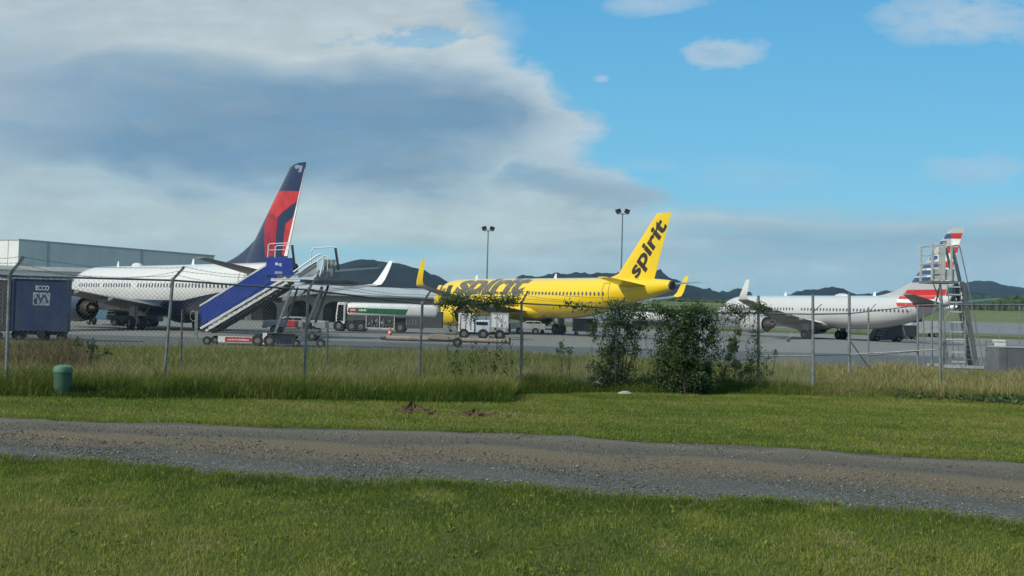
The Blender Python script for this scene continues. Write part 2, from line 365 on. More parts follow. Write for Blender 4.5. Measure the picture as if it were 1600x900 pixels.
ridge('hill', [(740, 480), (790, 452), (806, 436), (827, 431), (860, 429), (909, 428), (947, 428), (1000, 424), (1027, 427), (1053, 440), (1067, 447), (1100, 453), (1130, 463), (1200, 470), (1300, 492)], 1700)
ridge('hill', [(880, 482), (1000, 462), (1080, 455), (1140, 456), (1147, 450), (1155, 450), (1158, 460), (1185, 466), (1210, 464), (1250, 457), (1290, 452), (1312, 454), (1328, 464), (1345, 460), (1370, 459), (1400, 455), (1450, 450), (1490, 452), (1560, 470), (1660, 505)], 2000)
ridge('hill', [(1380, 505), (1430, 470), (1470, 452), (1500, 443), (1513, 437), (1525, 438), (1540, 441), (1570, 447), (1600, 454), (1660, 462), (1740, 475), (1850, 510)], 2900, 500)
ridge('hill', [(-500, 452), (-300, 440), (-100, 440), (100, 446), (250, 452), (330, 456), (420, 475)], 2200)

# haze
hz = MB(); hz.span(-3500, 4000, -120, 3600, -3.2, 200)
hm = bpy.data.materials.new('haze_air'); hm.use_nodes = True; nt = hm.node_tree; nt.nodes.clear(); o_ = nt.nodes.new('ShaderNodeOutputMaterial'); pv = nt.nodes.new('ShaderNodeVolumePrincipled')
pv.inputs['Color'].default_value = (.42, .66, 1.0, 1); pv.inputs['Density'].default_value = .00008; pv.inputs['Anisotropy'].default_value = .2; nt.links.new(pv.outputs[0], o_.inputs['Volume'])
HAZE = hz.build('haze', hm, smooth=False); tag(HAZE, kind='stuff')

# ------------------------------------------------------------------ decals
def poly_mesh(polys):
    bm = bmesh.new()
    for P in polys:
        vs = [bm.verts.new((p[0], p[1], 0)) for p in P]
        try: bm.faces.new(vs)
        except ValueError: pass
    bmesh.ops.triangulate(bm, faces=bm.faces); return bm
def text_mesh(txt, bold=.02, shear=0.0, spacing=1.0):
    cu = bpy.data.curves.new('lettering', 'FONT'); cu.body = txt; cu.offset = bold; cu.shear = shear; cu.space_character = spacing; cu.resolution_u = 4
    ob = bpy.data.objects.new('lettering', cu); COL.objects.link(ob); bpy.context.view_layer.update()
    me = bpy.data.meshes.new_from_object(ob.evaluated_get(bpy.context.evaluated_depsgraph_get()))
    bm = bmesh.new(); bm.from_mesh(me); bpy.data.objects.remove(ob); bpy.data.curves.remove(cu); bpy.data.meshes.remove(me)
    xs_ = [v.co.x for v in bm.verts]; ys_ = [v.co.y for v in bm.verts]; x0, x1, y0, y1 = min(xs_), max(xs_), min(ys_), max(ys_)
    for v in bm.verts: v.co.x = (v.co.x - x0) / (x1 - x0); v.co.y = (v.co.y - y0) / (y1 - y0); v.co.z = 0
    return bm
def slice_bm(bm, step):
    for ax in (0, 1):
        lo = min(v.co[ax] for v in bm.verts); hi = max(v.co[ax] for v in bm.verts); c = math.ceil(lo / step) * step
        while c < hi:
            no = [0, 0, 0]; no[ax] = 1; co = [0, 0, 0]; co[ax] = c
            bmesh.ops.bisect_plane(bm, geom=bm.verts[:] + bm.edges[:] + bm.faces[:], plane_co=co, plane_no=no); c += step
def clip_bm(bm, co, no):     # remove the side no points to
    bmesh.ops.bisect_plane(bm, geom=bm.verts[:] + bm.edges[:] + bm.faces[:], plane_co=co, plane_no=no, clear_outer=True)
def decal(bm, name, m, parent, fmap, step=None, thick=0):
    if step: slice_bm(bm, step)
    for v in bm.verts: v.co = Vector(fmap(v.co.x, v.co.y))
    me = bpy.data.meshes.new(name); bm.to_mesh(me); bm.free(); me.materials.append(m if not isinstance(m, str) else M[m])
    o = bpy.data.objects.new(name, me); COL.objects.link(o); o.parent = parent; return o
def flat_text(txt, name, m, parent, org, ux, uz, wdt, hgt, bold=.02, shear=0):
    org = Vector(org); ux = Vector(ux); uz = Vector(uz)
    return decal(text_mesh(txt, bold, shear), name, m, parent, lambda x, y: org + ux * (x * wdt) + uz * (y * hgt))

# ------------------------------------------------------------------ aircraft
def wheel(parent, c, r, wd, axis='Y', n=20, name='wheel'):
    t = MB().lathe([(r * .49, -wd / 2), (r * .9, -wd / 2), (r, -wd / 2 * .6), (r, wd / 2 * .6), (r * .9, wd / 2), (r * .49, wd / 2)], c, axis, n).build(name, 'black', parent)
    MB().lathe([(.001, -wd * .40), (r * .3, -wd * .42), (r * .5, -wd * .38), (r * .5, wd * .38), (r * .3, wd * .42), (.001, wd * .40)], c, axis, n).build('rim', 'rim', t)
    return t
def airliner(name, label, loc, theta, T, fus_m, liv):
    rt = thing(name, label, 'airplane', loc, -theta)
    a0 = 19.0
    prof = T['prof']; PA = [p[0] for p in prof]
    ip = lambda a, k: float(np.interp(a, PA, [p[k] for p in prof]))
    # fine rings with smoothed profile
    A = np.unique(np.concatenate([[0, .08, .25, .5, .8, 1.2, 1.8, 2.5, 3.2, 4, 5, 6, 7], np.arange(8, PA[-1], 1.0), [PA[-1]]]))
    def sect(a): return ip(a, 1), ip(a, 2), ip(a, 3)
    nseg = 48; rings = []
    for a in A:
        zc, rw, rh = sect(a)
        if a > 7:   # smooth the taper
            q = [sect(min(PA[-1], max(7, a + d))) for d in (-1.2, -.6, 0, .6, 1.2)] if a < PA[-1] - 1.2 else [sect(a)]
            zc, rw, rh = [sum(c[k] for c in q) / len(q) for k in range(3)]
        rings.append([(a - a0, -rw * math.sin(t), zc + rh * math.cos(t)) for t in [2 * math.pi * i / nseg for i in range(nseg)]])
    fus = MB().loft(rings).build('fuselage', fus_m, rt)
    def skin(a, ang, e=.012):   # point on the skin; ang 0 = top, + = left side
        zc, rw, rh = sect(a); return (a - a0, -(rw + e) * math.sin(ang), zc + (rh + e) * math.cos(ang))
    def skinz(a, z, e=.012):
        zc, rw, rh = sect(a); c = max(-1, min(1, (z - zc) / rh)); return skin(a, math.acos(c), e)
    # belly fairing
    bf = T['belly']; rings = []
    for i in range(17):
        t = i / 16; a = lerp(bf[0], bf[1], t); k = math.sin(math.pi * min(1, max(.0001, t))) ** .45
        rings.append([(a - a0, bf[2] * k * math.cos(q), bf[3] + bf[4] * k * math.sin(q)) for q in [2 * math.pi * j / 28 for j in range(28)]])
    MB().loft(rings).build('belly_fairing', liv['belly'], rt)
    # lifting surfaces
    def surf(st, nm, m, side, tc_, vertical=False):
        rings = []
        for s_ in st:
            y, le, te, z, *rest = s_; ch = te - le; tk = ch * (rest[0] if rest else tc_)
            cant = rest[1] if len(rest) > 1 else 0
            pr = [(0, 0), (.02, .35), (.08, .72), (.2, .98), (.4, 1), (.65, .72), (.85, .33), (1, .04), (1, -.04), (.85, -.2), (.65, -.4), (.4, -.62), (.2, -.66), (.08, -.5), (.02, -.25)]
            if vertical: pr = [(0, 0), (.02, .3), (.08, .65), (.2, .95), (.4, 1), (.65, .72), (.85, .35), (1, .06), (1, -.06), (.85, -.35), (.65, -.72), (.4, -1), (.2, -.95), (.08, -.65), (.02, -.3)]
            rg = []
            for u_, v_ in pr:
                o = v_ * tk * .5
                if vertical: rg.append((le + u_ * ch - a0, o, z))
                else: rg.append((le + u_ * ch - a0, side * (y - o * math.sin(cant)), z + o * math.cos(cant)))
            rings.append(rg)
        return MB().loft(rings).build(nm, m, rt)
    for side in (-1, 1):
        surf(T['wing'], 'wing', liv['wing'], side, .11)
        surf(T['winglet'], 'winglet', liv['winglet'], side, .09)
        surf(T['stab'], 'horizontal_stabilizer', liv['stab'], side, .10)
        wy = [s_[0] for s_ in T['wing']]; wte = [s_[2] for s_ in T['wing']]; wz = [s_[3] for s_ in T['wing']]
        for fy_ in T['fair']:
            te = np.interp(fy_, wy, wte); z = np.interp(fy_, wy, wz)
            rg = [[(a - a0, side * fy_ + r_ * .55 * math.cos(q), zz + r_ * math.sin(q)) for q in [2 * math.pi * j / 12 for j in range(12)]] for a, r_, zz in ((te - 2.4, .03, z - .12), (te - 1.6, .2, z - .22), (te - .6, .25, z - .26), (te + .3, .17, z - .2), (te + .9, .03, z - .12))]
            MB().loft(rg).build('flap_fairing', liv['fair'], rt)
        # engine
        e = T['eng']; ex, ey, ez, er, el_ = e; c = (0, side * ey, ez)
        na = MB().lathe([(er * .80, ex + .9 - a0), (er * .80, ex + .25 - a0), (er * .86, ex + .06 - a0), (er * .92, ex - a0), (er * .98, ex + .12 - a0), (er * 1.04, ex + .6 - a0), (er * 1.07, ex + 1.4 - a0), (er * 1.03, ex + el_ * .7 - a0), (er * .88, ex + el_ - a0), (er * .84, ex + el_ - a0), (er * .8, ex + el_ - .8 - a0)], c, 'X', 32).build('nacelle', liv['nac'], rt)
        MB().lathe([(.001, ex + .45 - a0), (er * .22, ex + .75 - a0), (er * .82, ex + .85 - a0)], c, 'X', 24).build('fan', 'dark', na)
        MB().lathe([(er * .62, ex + el_ - .8 - a0), (er * .60, ex + el_ + .2 - a0), (er * .45, ex + el_ + .95 - a0), (er * .40, ex + el_ + .9 - a0)], c, 'X', 24).build('core_nozzle', 'brown', na)
        MB().lathe([(er * .32, ex + el_ + .3 - a0), (er * .3, ex + el_ + .9 - a0), (.01, ex + el_ + 1.7 - a0)], c, 'X', 20).build('exhaust_cone', 'brown', na)
        MB().lathe([(er * .80, ex + el_ - .85 - a0), (er * .6, ex + el_ - .85 - a0)], c, 'X', 24).build('duct', 'dark', na)
        wl = np.interp(ey, wy, [s_[1] for s_ in T['wing']]); wzz = np.interp(ey, wy, wz)
        MB().loft([[(ex + .9 - a0 + dx_, side * ey + dy_, z_) for dx_, dy_, z_ in ((0, -.16, ez + er * .9), (0, .16, ez + er * .9), (.3, .16, ez + er * 1.12), (.3, -.16, ez + er * 1.12))],
                   [(wl - a0 + dx_, side * ey + dy_, z_) for dx_, dy_, z_ in ((.3, -.2, ez + er * .8), (.3, .2, ez + er * .8), (.5, .2, wzz + .05), (.5, -.2, wzz + .05))],
                   [(ex + el_ + 1.8 - a0 + dx_, side * ey + dy_, z_) for dx_, dy_, z_ in ((0, -.06, wzz - .45), (0, .06, wzz - .45), (.1, .06, wzz - .1), (.1, -.06, wzz - .1))]]).build('pylon', liv['pylon'], rt)
        # main gear
        ga, gy, wr = T['gear']
        g = MB().cyl((ga - a0, side * gy, wr), (ga - a0, side * gy, 1.9), .13).cyl((ga - a0, side * gy, wr), (ga - a0, side * (gy - 1.1), 1.8), .07).cyl((ga - a0, side * gy - .42, wr), (ga - a0, side * gy + .42, wr), .09).span(ga - .45 - a0, ga + .45 - a0, side * gy - .03 + side * .35, side * gy + .03 + side * .35, 1.0, 1.9).build('main_gear', 'grey', rt)
        for q in (-.43, .43): wheel(g, (ga - a0, side * gy + q, wr), wr, .38)
    ng = MB().cyl((T['nose'] - a0, 0, .38), (T['nose'] - a0, 0, 2.0), .08).cyl((T['nose'] - a0, -.25, .38), (T['nose'] - a0, .25, .38), .05).build('nose_gear', 'grey', rt)
    for q in (-.25, .25): wheel(ng, (T['nose'] - a0, q, .38), .38, .2)
    # fin
    fn = surf(T['fin'], 'fin', liv['fin'], 1, .085, True)
    zs = [s_[3] for s_ in T['fin']]; LE = [s_[1] for s_ in T['fin']]; TE = [s_[2] for s_ in T['fin']]
    def finskin(a, z, e=.012):
        le, te = np.interp(z, zs, LE), np.interp(z, zs, TE); u_ = (a - le) / (te - le)
        tk = (te - le) * .085 * .5 * np.interp(u_, [0, .02, .08, .2, .4, .65, .85, 1], [0, .3, .65, .95, 1, .72, .35, .06])
        return (a - a0, -(tk + e), z)
    if T.get('dorsal'):
        d = T['dorsal']; rg = []
        for i in range(9):
            t = i / 8; a = lerp(d[0], d[1], t); top = d[2] + (d[3] - d[2]) * t ** 2.2; hw = .05 + .16 * t
            rg.append([(a - a0, -hw, d[2] - .3), (a - a0, -hw * .6, lerp(d[2] - .1, top, .6)), (a - a0, 0, top), (a - a0, hw * .6, lerp(d[2] - .1, top, .6)), (a - a0, hw, d[2] - .3)])
        MB().loft(rg).build('dorsal_fin', liv['fin'], rt)
    # root fairing behind the fin, tail cone tip
    zc, rw, rh = sect(PA[-1]); MB().lathe([(rh * .98, PA[-1] - a0 - .02), (rh * .9, PA[-1] + .18 - a0), (rh * .5, PA[-1] + .22 - a0), (.01, PA[-1] + .15 - a0)], (0, 0, zc), 'X', 20).build('tail_cone', 'dark', rt)
    # windscreen
    for side in (-1, 1):
        for (b0, b1, z0, z1) in T['screen']:
            P = [(b0, z0), (b1, z0 + .02), (b1 - .05, z1), (b0 + .25, z1 - .05)]
            bm = poly_mesh([P]); decal(bm, 'cockpit_window', 'glass', rt, lambda x, y, side=side: (lambda q: (q[0], -side * q[1], q[2]))(skinz(x, y)), .25)
    # cabin windows (left side; the right is never seen from here but is built too, sharing the mesh)
    zw = T['winz']; proto = {}
    for side in (1,):
        for a in T['wins']:
            if not proto:
                mb = MB(); n = 10; r1, r2 = .13, .19
                mb.add([(r1 * math.cos(2 * math.pi * i / n), 0, r2 * math.sin(2 * math.pi * i / n)) for i in range(n)] + [(r1 * math.cos(2 * math.pi * i / n), .03, r2 * math.sin(2 * math.pi * i / n)) for i in range(n)],
                       [tuple(range(n))] + [(i, (i + 1) % n, n + (i + 1) % n, n + i) for i in range(n)])
                w_ = mb.build('cabin_window', liv.get('window', 'window'), rt, smooth=False); proto['o'] = w_
            else:
                w_ = proto['o'].copy(); COL.objects.link(w_); w_.parent = rt
            p = skinz(a, zw, .014); w_.location = p
            zc, rw, rh = sect(a); ang = math.acos(max(-1, min(1, (zw - zc) / rh))); w_.rotation_euler = (-(math.pi / 2 - ang) * .9, 0, 0)
    # doors: thin raised outlines
    for (d0, d1, z0, z1) in T['doors']:
        t = .045; P = [[(d0, z0), (d1, z0), (d1, z0 + t), (d0, z0 + t)], [(d0, z1 - t), (d1, z1 - t), (d1, z1), (d0, z1)], [(d0, z0), (d0 + t, z0), (d0 + t, z1), (d0, z1)], [(d1 - t, z0), (d1, z0), (d1, z1), (d1 - t, z1)]]
        decal(poly_mesh(P), 'door_seam', liv['seam'], rt, lambda x, y: skinz(x, y), .2)
    # antennas and radome
    for a in T['ant']:
        zt = sum(sect(a)[::2]); MB().loft([[(a - a0 + x, y, zt - .05) for x, y in ((0, 0), (.2, .03), (.5, 0), (.2, -.03))], [(a - a0 + .25 + x, y, zt + .45) for x, y in ((0, 0), (.08, .015), (.2, 0), (.08, -.015))]]).build('blade_antenna', liv['ant'], rt)
    for a, L_ in T.get('dome', ()):
        zt = sum(sect(a)[::2]); MB().loft([[(a - a0 + x, r_ * .6 * math.cos(q), zt - .06 + r_ * .42 * max(0, math.sin(q))) for q in [2 * math.pi * j / 16 for j in range(16)]] for x, r_ in ((0, .02), (.15 * L_, .45), (.4 * L_, .8), (.7 * L_, .75), (L_, .02))]).build('antenna_dome', fus_m, rt)
    return rt, skin, skinz, finskin, sect

W737 = [(1.0, 12.2, 20.6, 1.9, .13), (1.9, 13.2, 20.7, 2.0, .13), (5.8, 16.0, 21.2, 2.55, .11), (11.5, 19.6, 23.3, 3.35, .10), (17.0, 23.0, 24.9, 4.3, .09)]
WL737 = [(16.9, 22.95, 24.88, 4.29, .09, 0), (17.4, 23.6, 25.0, 4.42, .09, .5), (17.65, 24.0, 25.15, 4.85, .09, 1.15), (17.8, 24.6, 25.5, 5.6, .08, 1.4), (17.95, 25.3, 25.85, 6.55, .06, 1.45)]
T737 = dict(prof=[(0, 2.90, .03, .03), (.08, 2.90, .2, .19), (.25, 2.92, .42, .40), (.5, 2.94, .64, .60), (.8, 2.98, .84, .80), (1.2, 3.04, 1.04, 1.0), (1.8, 3.12, 1.28, 1.24), (2.5, 3.2, 1.48, 1.5), (3.2, 3.26, 1.64, 1.74), (4, 3.3, 1.76, 1.88), (5, 3.33, 1.84, 1.97), (6, 3.35, 1.88, 2.0), (25.5, 3.35, 1.88, 2.0), (28, 3.41, 1.86, 1.94), (31, 3.66, 1.68, 1.7), (33, 3.93, 1.46, 1.44), (35, 4.28, 1.1, 1.1), (37, 4.72, .62, .66), (38.0, 4.93, .34, .38)],
    belly=(11.5, 22.5, 2.0, 2.0, .92), wing=W737, winglet=WL737,
    stab=[(.6, 33.2, 37.4, 4.45, .1), (1.0, 33.6, 37.4, 4.5, .1), (7.1, 37.4, 38.8, 5.25, .09)],
    fin=[(0, 30.6, 37.0, 4.6), (0, 31.6, 37.25, 5.8), (0, 37.2, 39.2, 12.05), (0, 37.6, 39.25, 12.2), (0, 38.1, 39.2, 12.28)], dorsal=(26.0, 32.8, 5.25, 7.1), fair=(5.9, 9.0, 12.3),
    eng=(10.9, 4.83, 1.62, 1.1, 3.8), gear=(19.6, 2.86, .56), nose=4.0, screen=[(1.55, 2.15, 3.65, 4.15), (2.2, 2.85, 3.72, 4.3), (2.9, 3.3, 3.8, 4.3)], winz=3.62,
    wins=[5.6 + .52 * i for i in range(54) if i not in (9, 21, 22)], doors=[(4.3, 5.1, 2.6, 4.5), (33.0, 33.7, 3.6, 5.0)], ant=[9, 23], dome=[(12.5, 1.4)])
W320 = [(1.0, 10.9, 18.9, 2.3, .13), (1.98, 11.9, 19.0, 2.4, .13), (6.4, 14.9, 19.0, 2.95, .11), (12, 18.2, 21.2, 3.65, .10), (16.9, 21.1, 22.7, 4.45, .09)]
WL320 = [(16.85, 21.05, 22.68, 4.44, .09, 0), (17.3, 21.6, 22.8, 4.55, .09, .5), (17.5, 21.95, 22.95, 4.95, .09, 1.2), (17.6, 22.4, 23.2, 5.8, .08, 1.45), (17.7, 22.95, 23.5, 6.8, .06, 1.48)]
T320 = dict(prof=[(0, 3.35, .03, .03), (.08, 3.35, .22, .21), (.25, 3.37, .46, .44), (.5, 3.4, .7, .66), (.8, 3.44, .92, .87), (1.2, 3.5, 1.14, 1.1), (1.8, 3.6, 1.4, 1.38), (2.5, 3.68, 1.6, 1.64), (3.2, 3.74, 1.76, 1.86), (4, 3.78, 1.88, 1.98), (5, 3.8, 1.95, 2.05), (6, 3.8, 1.98, 2.07), (23, 3.8, 1.98, 2.07), (26, 3.92, 1.92, 1.95), (29, 4.2, 1.7, 1.67), (32, 4.55, 1.32, 1.28), (35, 4.88, .85, .88), (36.8, 5.05, .55, .6), (37.4, 5.1, .4, .42)],
    belly=(10.5, 21.5, 2.2, 2.45, 1.05), wing=W320, winglet=WL320,
    stab=[(.6, 31.2, 34.9, 5.05, .1), (1.0, 31.6, 34.9, 5.1, .1), (6.2, 34.2, 35.7, 5.6, .09)],
    fin=[(0, 29.2, 35.0, 5.0), (0, 30.2, 35.3, 5.9), (0, 35.3, 37.15, 11.7), (0, 35.5, 37.2, 11.8)], dorsal=(28.0, 31.4, 5.75, 6.7), fair=(6.6, 9.4, 12.6),
    eng=(9.6, 5.75, 1.85, 1.2, 3.6), gear=(17.7, 3.8, .58), nose=5.0, screen=[(1.2, 1.95, 3.95, 4.75), (1.98, 2.65, 4.05, 4.95), (2.7, 3.3, 4.1, 4.95)], winz=4.25,
    wins=[6.2 + .53 * i for i in range(46) if i not in (21, 24)], doors=[(29.9, 30.7, 3.5, 5.3)], ant=[7.5, 21], dome=[])

# --- white airliner with navy belly
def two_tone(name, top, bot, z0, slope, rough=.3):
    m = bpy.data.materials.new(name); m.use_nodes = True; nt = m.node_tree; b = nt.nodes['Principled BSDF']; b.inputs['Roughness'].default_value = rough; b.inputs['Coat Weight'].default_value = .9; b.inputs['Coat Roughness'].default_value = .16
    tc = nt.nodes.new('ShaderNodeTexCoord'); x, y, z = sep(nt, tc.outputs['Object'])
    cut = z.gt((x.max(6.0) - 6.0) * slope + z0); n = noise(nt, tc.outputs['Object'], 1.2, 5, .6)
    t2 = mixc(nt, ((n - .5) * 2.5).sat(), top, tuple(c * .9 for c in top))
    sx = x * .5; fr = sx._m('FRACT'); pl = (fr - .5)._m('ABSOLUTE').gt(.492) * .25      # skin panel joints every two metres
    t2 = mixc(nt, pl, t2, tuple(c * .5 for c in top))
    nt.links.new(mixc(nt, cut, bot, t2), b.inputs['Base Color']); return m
WHT = (.74, .745, .74)
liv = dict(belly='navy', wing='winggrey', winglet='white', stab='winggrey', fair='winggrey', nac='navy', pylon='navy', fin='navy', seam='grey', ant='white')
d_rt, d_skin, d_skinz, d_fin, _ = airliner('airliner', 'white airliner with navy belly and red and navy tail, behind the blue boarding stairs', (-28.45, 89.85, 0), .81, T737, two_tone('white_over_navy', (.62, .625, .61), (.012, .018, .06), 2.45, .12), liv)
# --- yellow airliner
liv = dict(belly='yellow', wing='winggrey', winglet='yellow', stab='yellow', fair='winggrey', nac='yellow', pylon='winggrey', fin='yellow', seam='lettering', ant='white')
s_rt, s_skin, s_skinz, s_fin, s_sect = airliner('airliner', 'bright yellow airliner with black lettering on its body and tail', (3.0, 113.44, 0), .895, T320, two_tone('yellow_skin', (.75, .53, .008), (.72, .49, .008), -9, 0, .22), liv)
def door_open():
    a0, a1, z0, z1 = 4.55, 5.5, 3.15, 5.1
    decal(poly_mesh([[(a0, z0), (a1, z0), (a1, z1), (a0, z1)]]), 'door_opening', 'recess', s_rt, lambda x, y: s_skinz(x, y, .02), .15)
    n = 10; rg = []
    for j in range(n + 1):
        z = lerp(z0, z1, j / n); p = Vector(s_skinz(5.0, z, 0)); off = Vector((-1.15, -.62, 0)); q = p + off
        rg.append([q + Vector(d_) for d_ in ((-.42, .05, 0), (.42, -.10, 0), (.42, .03, 0), (-.42, .18, 0))])
    d = MB().loft(rg).build('open_door', 'yellow', s_rt); MB().cyl(Vector(s_skinz(4.6, 4.2, -.05)), Vector(s_skinz(4.5, 4.2, 0)) + Vector((-.5, -.5, 0)), .05).build('hinge_arm', 'grey', d)
door_open()
# --- silver white airliner with striped tail
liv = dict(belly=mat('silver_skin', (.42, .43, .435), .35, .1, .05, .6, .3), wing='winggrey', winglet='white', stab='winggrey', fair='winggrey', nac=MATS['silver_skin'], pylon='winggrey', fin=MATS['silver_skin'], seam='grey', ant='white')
T73B = dict(T737); T73B['dome'] = [(21.0, 2.6)]; T73B['ant'] = [12.5, 27]
T73B['fin'] = [(0, 30.6, 37.0, 4.6), (0, 31.6, 37.25, 5.8), (0, 37.35, 39.3, 12.45), (0, 37.9, 39.35, 12.65)]
a_rt, a_skin, a_skinz, a_fin, _ = airliner('airliner', 'silver white airliner with red, white and blue striped tail, farthest right', (38.15, 134.0, 0), 1.05, T73B, two_tone('silver_skin_belly_shade', (.48, .495, .50), (.38, .39, .395), 2.2, .06), liv)  # lower skin darker: shade on the belly is put into the colour

def px2fin(rt, px, py):      # photo point -> (a, z) on the fin's centre plane
    mw = Matrix.Translation(rt.location) @ Matrix.Rotation(rt.rotation_euler.z, 4, 'Z'); inv = mw.inverted()
    o = inv @ Vector((0, 0, H)); d = inv.to_3x3() @ ray(px, py); t = -o.y / d.y; p = o + d * t; return (p.x + 19, p.z)
def fin_decal(rt, fin, finsk, px_polys, name, m, inset=.06, label=None, e=.012):
    bm = poly_mesh([[px2fin(rt, *p) for p in P] for P in px_polys])
    z0, z1 = fin[1][3], fin[2][3]
    for (le, sgn) in ((1, -1), (2, 1)):
        p0 = Vector((fin[1][le], z0, 0)); p1 = Vector((fin[2][le], z1, 0)); d = (p1 - p0).normalized(); nrm = Vector((d.y, -d.x, 0)) * sgn
        clip_bm(bm, p0 - nrm * inset, nrm)
    clip_bm(bm, Vector((0, fin[-1][3] - .05, 0)), Vector((0, 1, 0)))
    if not bm.faces: bm.free(); return
    return decal(bm, name, m, rt, lambda x, y: finsk(x, y, e), .3)
M['logo_red'] = mat('logo_red', (.50, .035, .035), .35); M['logo_dark_red'] = mat('logo_dark_red', (.33, .02, .035), .35); M['flag_blue'] = mat('flag_blue', (.04, .09, .20), .35); M['flag_white'] = mat('flag_white', (.78, .78, .78), .35)
def c2(l): return [(260 + x / 2.5, 240 + y / 2.5) for x, y in l]
fd = T737['fin']
fin_decal(d_rt, fd, d_fin, [c2([(400, 145), (560, 148), (500, 195), (455, 235), (440, 252), (425, 235), (405, 240)]), c2([(400, 240), (412, 222), (440, 255), (433, 405), (330, 405), (330, 300), (385, 262)])][:1], 'tail_emblem', 'logo_red')
fin_decal(d_rt, fd, d_fin, [c2([(412, 222), (443, 252), (430, 400), (396, 404), (391, 268)])], 'tail_emblem', 'logo_dark_red')
fin_decal(d_rt, fd, d_fin, [c2([(540, 215), (500, 245), (470, 275), (455, 395), (470, 400), (500, 400)])], 'tail_emblem', 'logo_red')
fin_decal(d_rt, fd, d_fin, [c2([(541, 60), (548, 60), (478, 400), (462, 400), (478, 340)])], 'trailing_edge_stripe', 'flag_white', inset=.0, e=.016)
fin_decal(d_rt, fd, d_fin, [c2([(505, 52), (512, 44), (535, 48), (530, 72), (518, 74), (522, 56), (510, 62)])], 'tip_mark', mat('dull_tip_mark', (.22, .27, .38), .5), e=.016)
# lettering on the yellow tail
F3 = T320['fin']
q0, q1 = px2fin(s_rt, 1002, 441), px2fin(s_rt, 1049, 356)      # baseline
q2 = px2fin(s_rt, 983, 424)                                      # height direction at the start
bu = Vector((q1[0] - q0[0], q1[1] - q0[1])); bv = Vector((q2[0] - q0[0], q2[1] - q0[1]))
def spf(x, y):
    a = q0[0] + bu.x * x + bv.x * y; z = q0[1] + bu.y * x + bv.y * y; return s_fin(a, z)
decal(text_mesh('spirit', .035, .12), 'lettering', 'lettering', s_rt, spf, .12)
# big lettering wrapped over the yellow body
def body_text(x, y):
    a = 6.2 + x * 12.6; return s_skin(a, lerp(1.85, .12, y), .014)
decal(text_mesh('spirit', .045, .25), 'lettering', mat('faded_black_lettering', (.05, .042, .03), .3, 0, .25, 9, .3, col2=(.22, .2, .15)), s_rt, body_text, .05)
# stripes on the right tail
def c3(l): return [(1400 + x / 3, 340 + y / 3) for x, y in l]
FA = T73B['fin']
blue = [c3([(228, 78), (262, 74), (262, 98), (228, 100)]), c3([(200, 112), (240, 108), (240, 122), (198, 126)]), c3([(168, 180), (200, 178), (200, 196), (160, 198)]), c3([(120, 218), (200, 210), (200, 232), (115, 238)]), c3([(100, 250), (185, 245), (185, 268), (95, 274)]), c3([(70, 284), (170, 278), (168, 302), (65, 304)])]
redp = [c3([(262, 74), (320, 72), (320, 98), (262, 98)]), c3([(240, 138), (310, 138), (310, 164), (240, 166)]), c3([(200, 208), (310, 206), (310, 232), (200, 234)]), c3([(20, 340), (300, 335), (300, 362), (5, 372)])]
whp = [c3([(262, 100), (320, 100), (320, 130), (262, 130)]), c3([(190, 170), (310, 168), (310, 203), (190, 203)]), c3([(150, 240), (310, 238), (310, 300), (150, 305)])]
for P in blue: fin_decal(a_rt, FA, a_fin, [P], 'tail_stripe', 'flag_blue', e=.03)
for P in redp: fin_decal(a_rt, FA, a_fin, [P], 'tail_stripe', 'logo_red', e=.022)
for P in whp: fin_decal(a_rt, FA, a_fin, [P], 'tail_stripe', 'flag_white')
for z0, z1, m_ in ((4.95, 5.28, 'logo_red'), (4.55, 4.9, 'flag_white'), (4.1, 4.5, 'logo_red')):
    bm = poly_mesh([[(32.0 - (z0 - 4) * .3, z0), (36.2, z0), (36.2, z1), (31.8 - (z1 - 4) * .3, z1)]]); decal(bm, 'tail_stripe', m_, a_rt, lambda x, y: a_skinz(x, y), .3)
# registration-like small marks on the two white bodies are too small to read and are left out

# ------------------------------------------------------------------ hangar and terminal
def wall_pts(p, q): return Vector((p.x, p.y, 0)), Vector((q.x, q.y, 0))
hc = at(30, 375, 145); hr = at(335, 392, 178); hh = hc.z
A_, B_ = wall_pts(hc, hr); dirw = (B_ - A_).normalized(); nrm_ = Vector((-dirw.y, dirw.x, 0))
hg = thing('hangar', 'long pale hangar with flat roof behind the navy and white airliner', 'building', A_, math.atan2(dirw.y, dirw.x)); LW = (B_ - A_).length
MB().span(0, LW, 0, 30, 0, hh).build('wall', 'hangar', hg, smooth=False)
MB().span(-.06, 0, -.02, 30.0, 0, hh).build('end_wall', 'hangar_end', hg, smooth=False)  # lighter cladding colour carries the sunlight on the gable
MB().span(-.15, LW + .1, -.15, 30.1, hh + .003, hh + .16).build('roof', 'roof', hg, smooth=False)
for x_ in (4.6, 21.5): MB().span(x_, x_ + .25, -.2, -.003, 0, hh).build('downpipe', 'roof', hg, smooth=False)
for i in range(7): MB().span(-.12, -.063, 2 + i * 4, 2.15 + i * 4, 0, hh).build('wall_rib', 'hangar', hg, smooth=False)
# low annex at the hangar's left
an = thing('annex', 'low white annex with flat roof at the left end of the hangar', 'building', at(-40, 470, 128) * Vector((1, 1, 0)) if False else (at(-40, 470, 128).x, 128, 0), .1)
zt = at(-20, 414, 128).z
MB().span(-14, 12.8, 0, 9, 0, zt - .5).build('wall', 'hangar_end', an, smooth=False); MB().span(-14.3, 13.1, -.4, 9.3, zt - .497, zt).build('roof', 'roof', an, smooth=False)
MB().span(6, 9, -.05, -.003, 0, 2.6).build('door', 'dgrey', an, smooth=False)

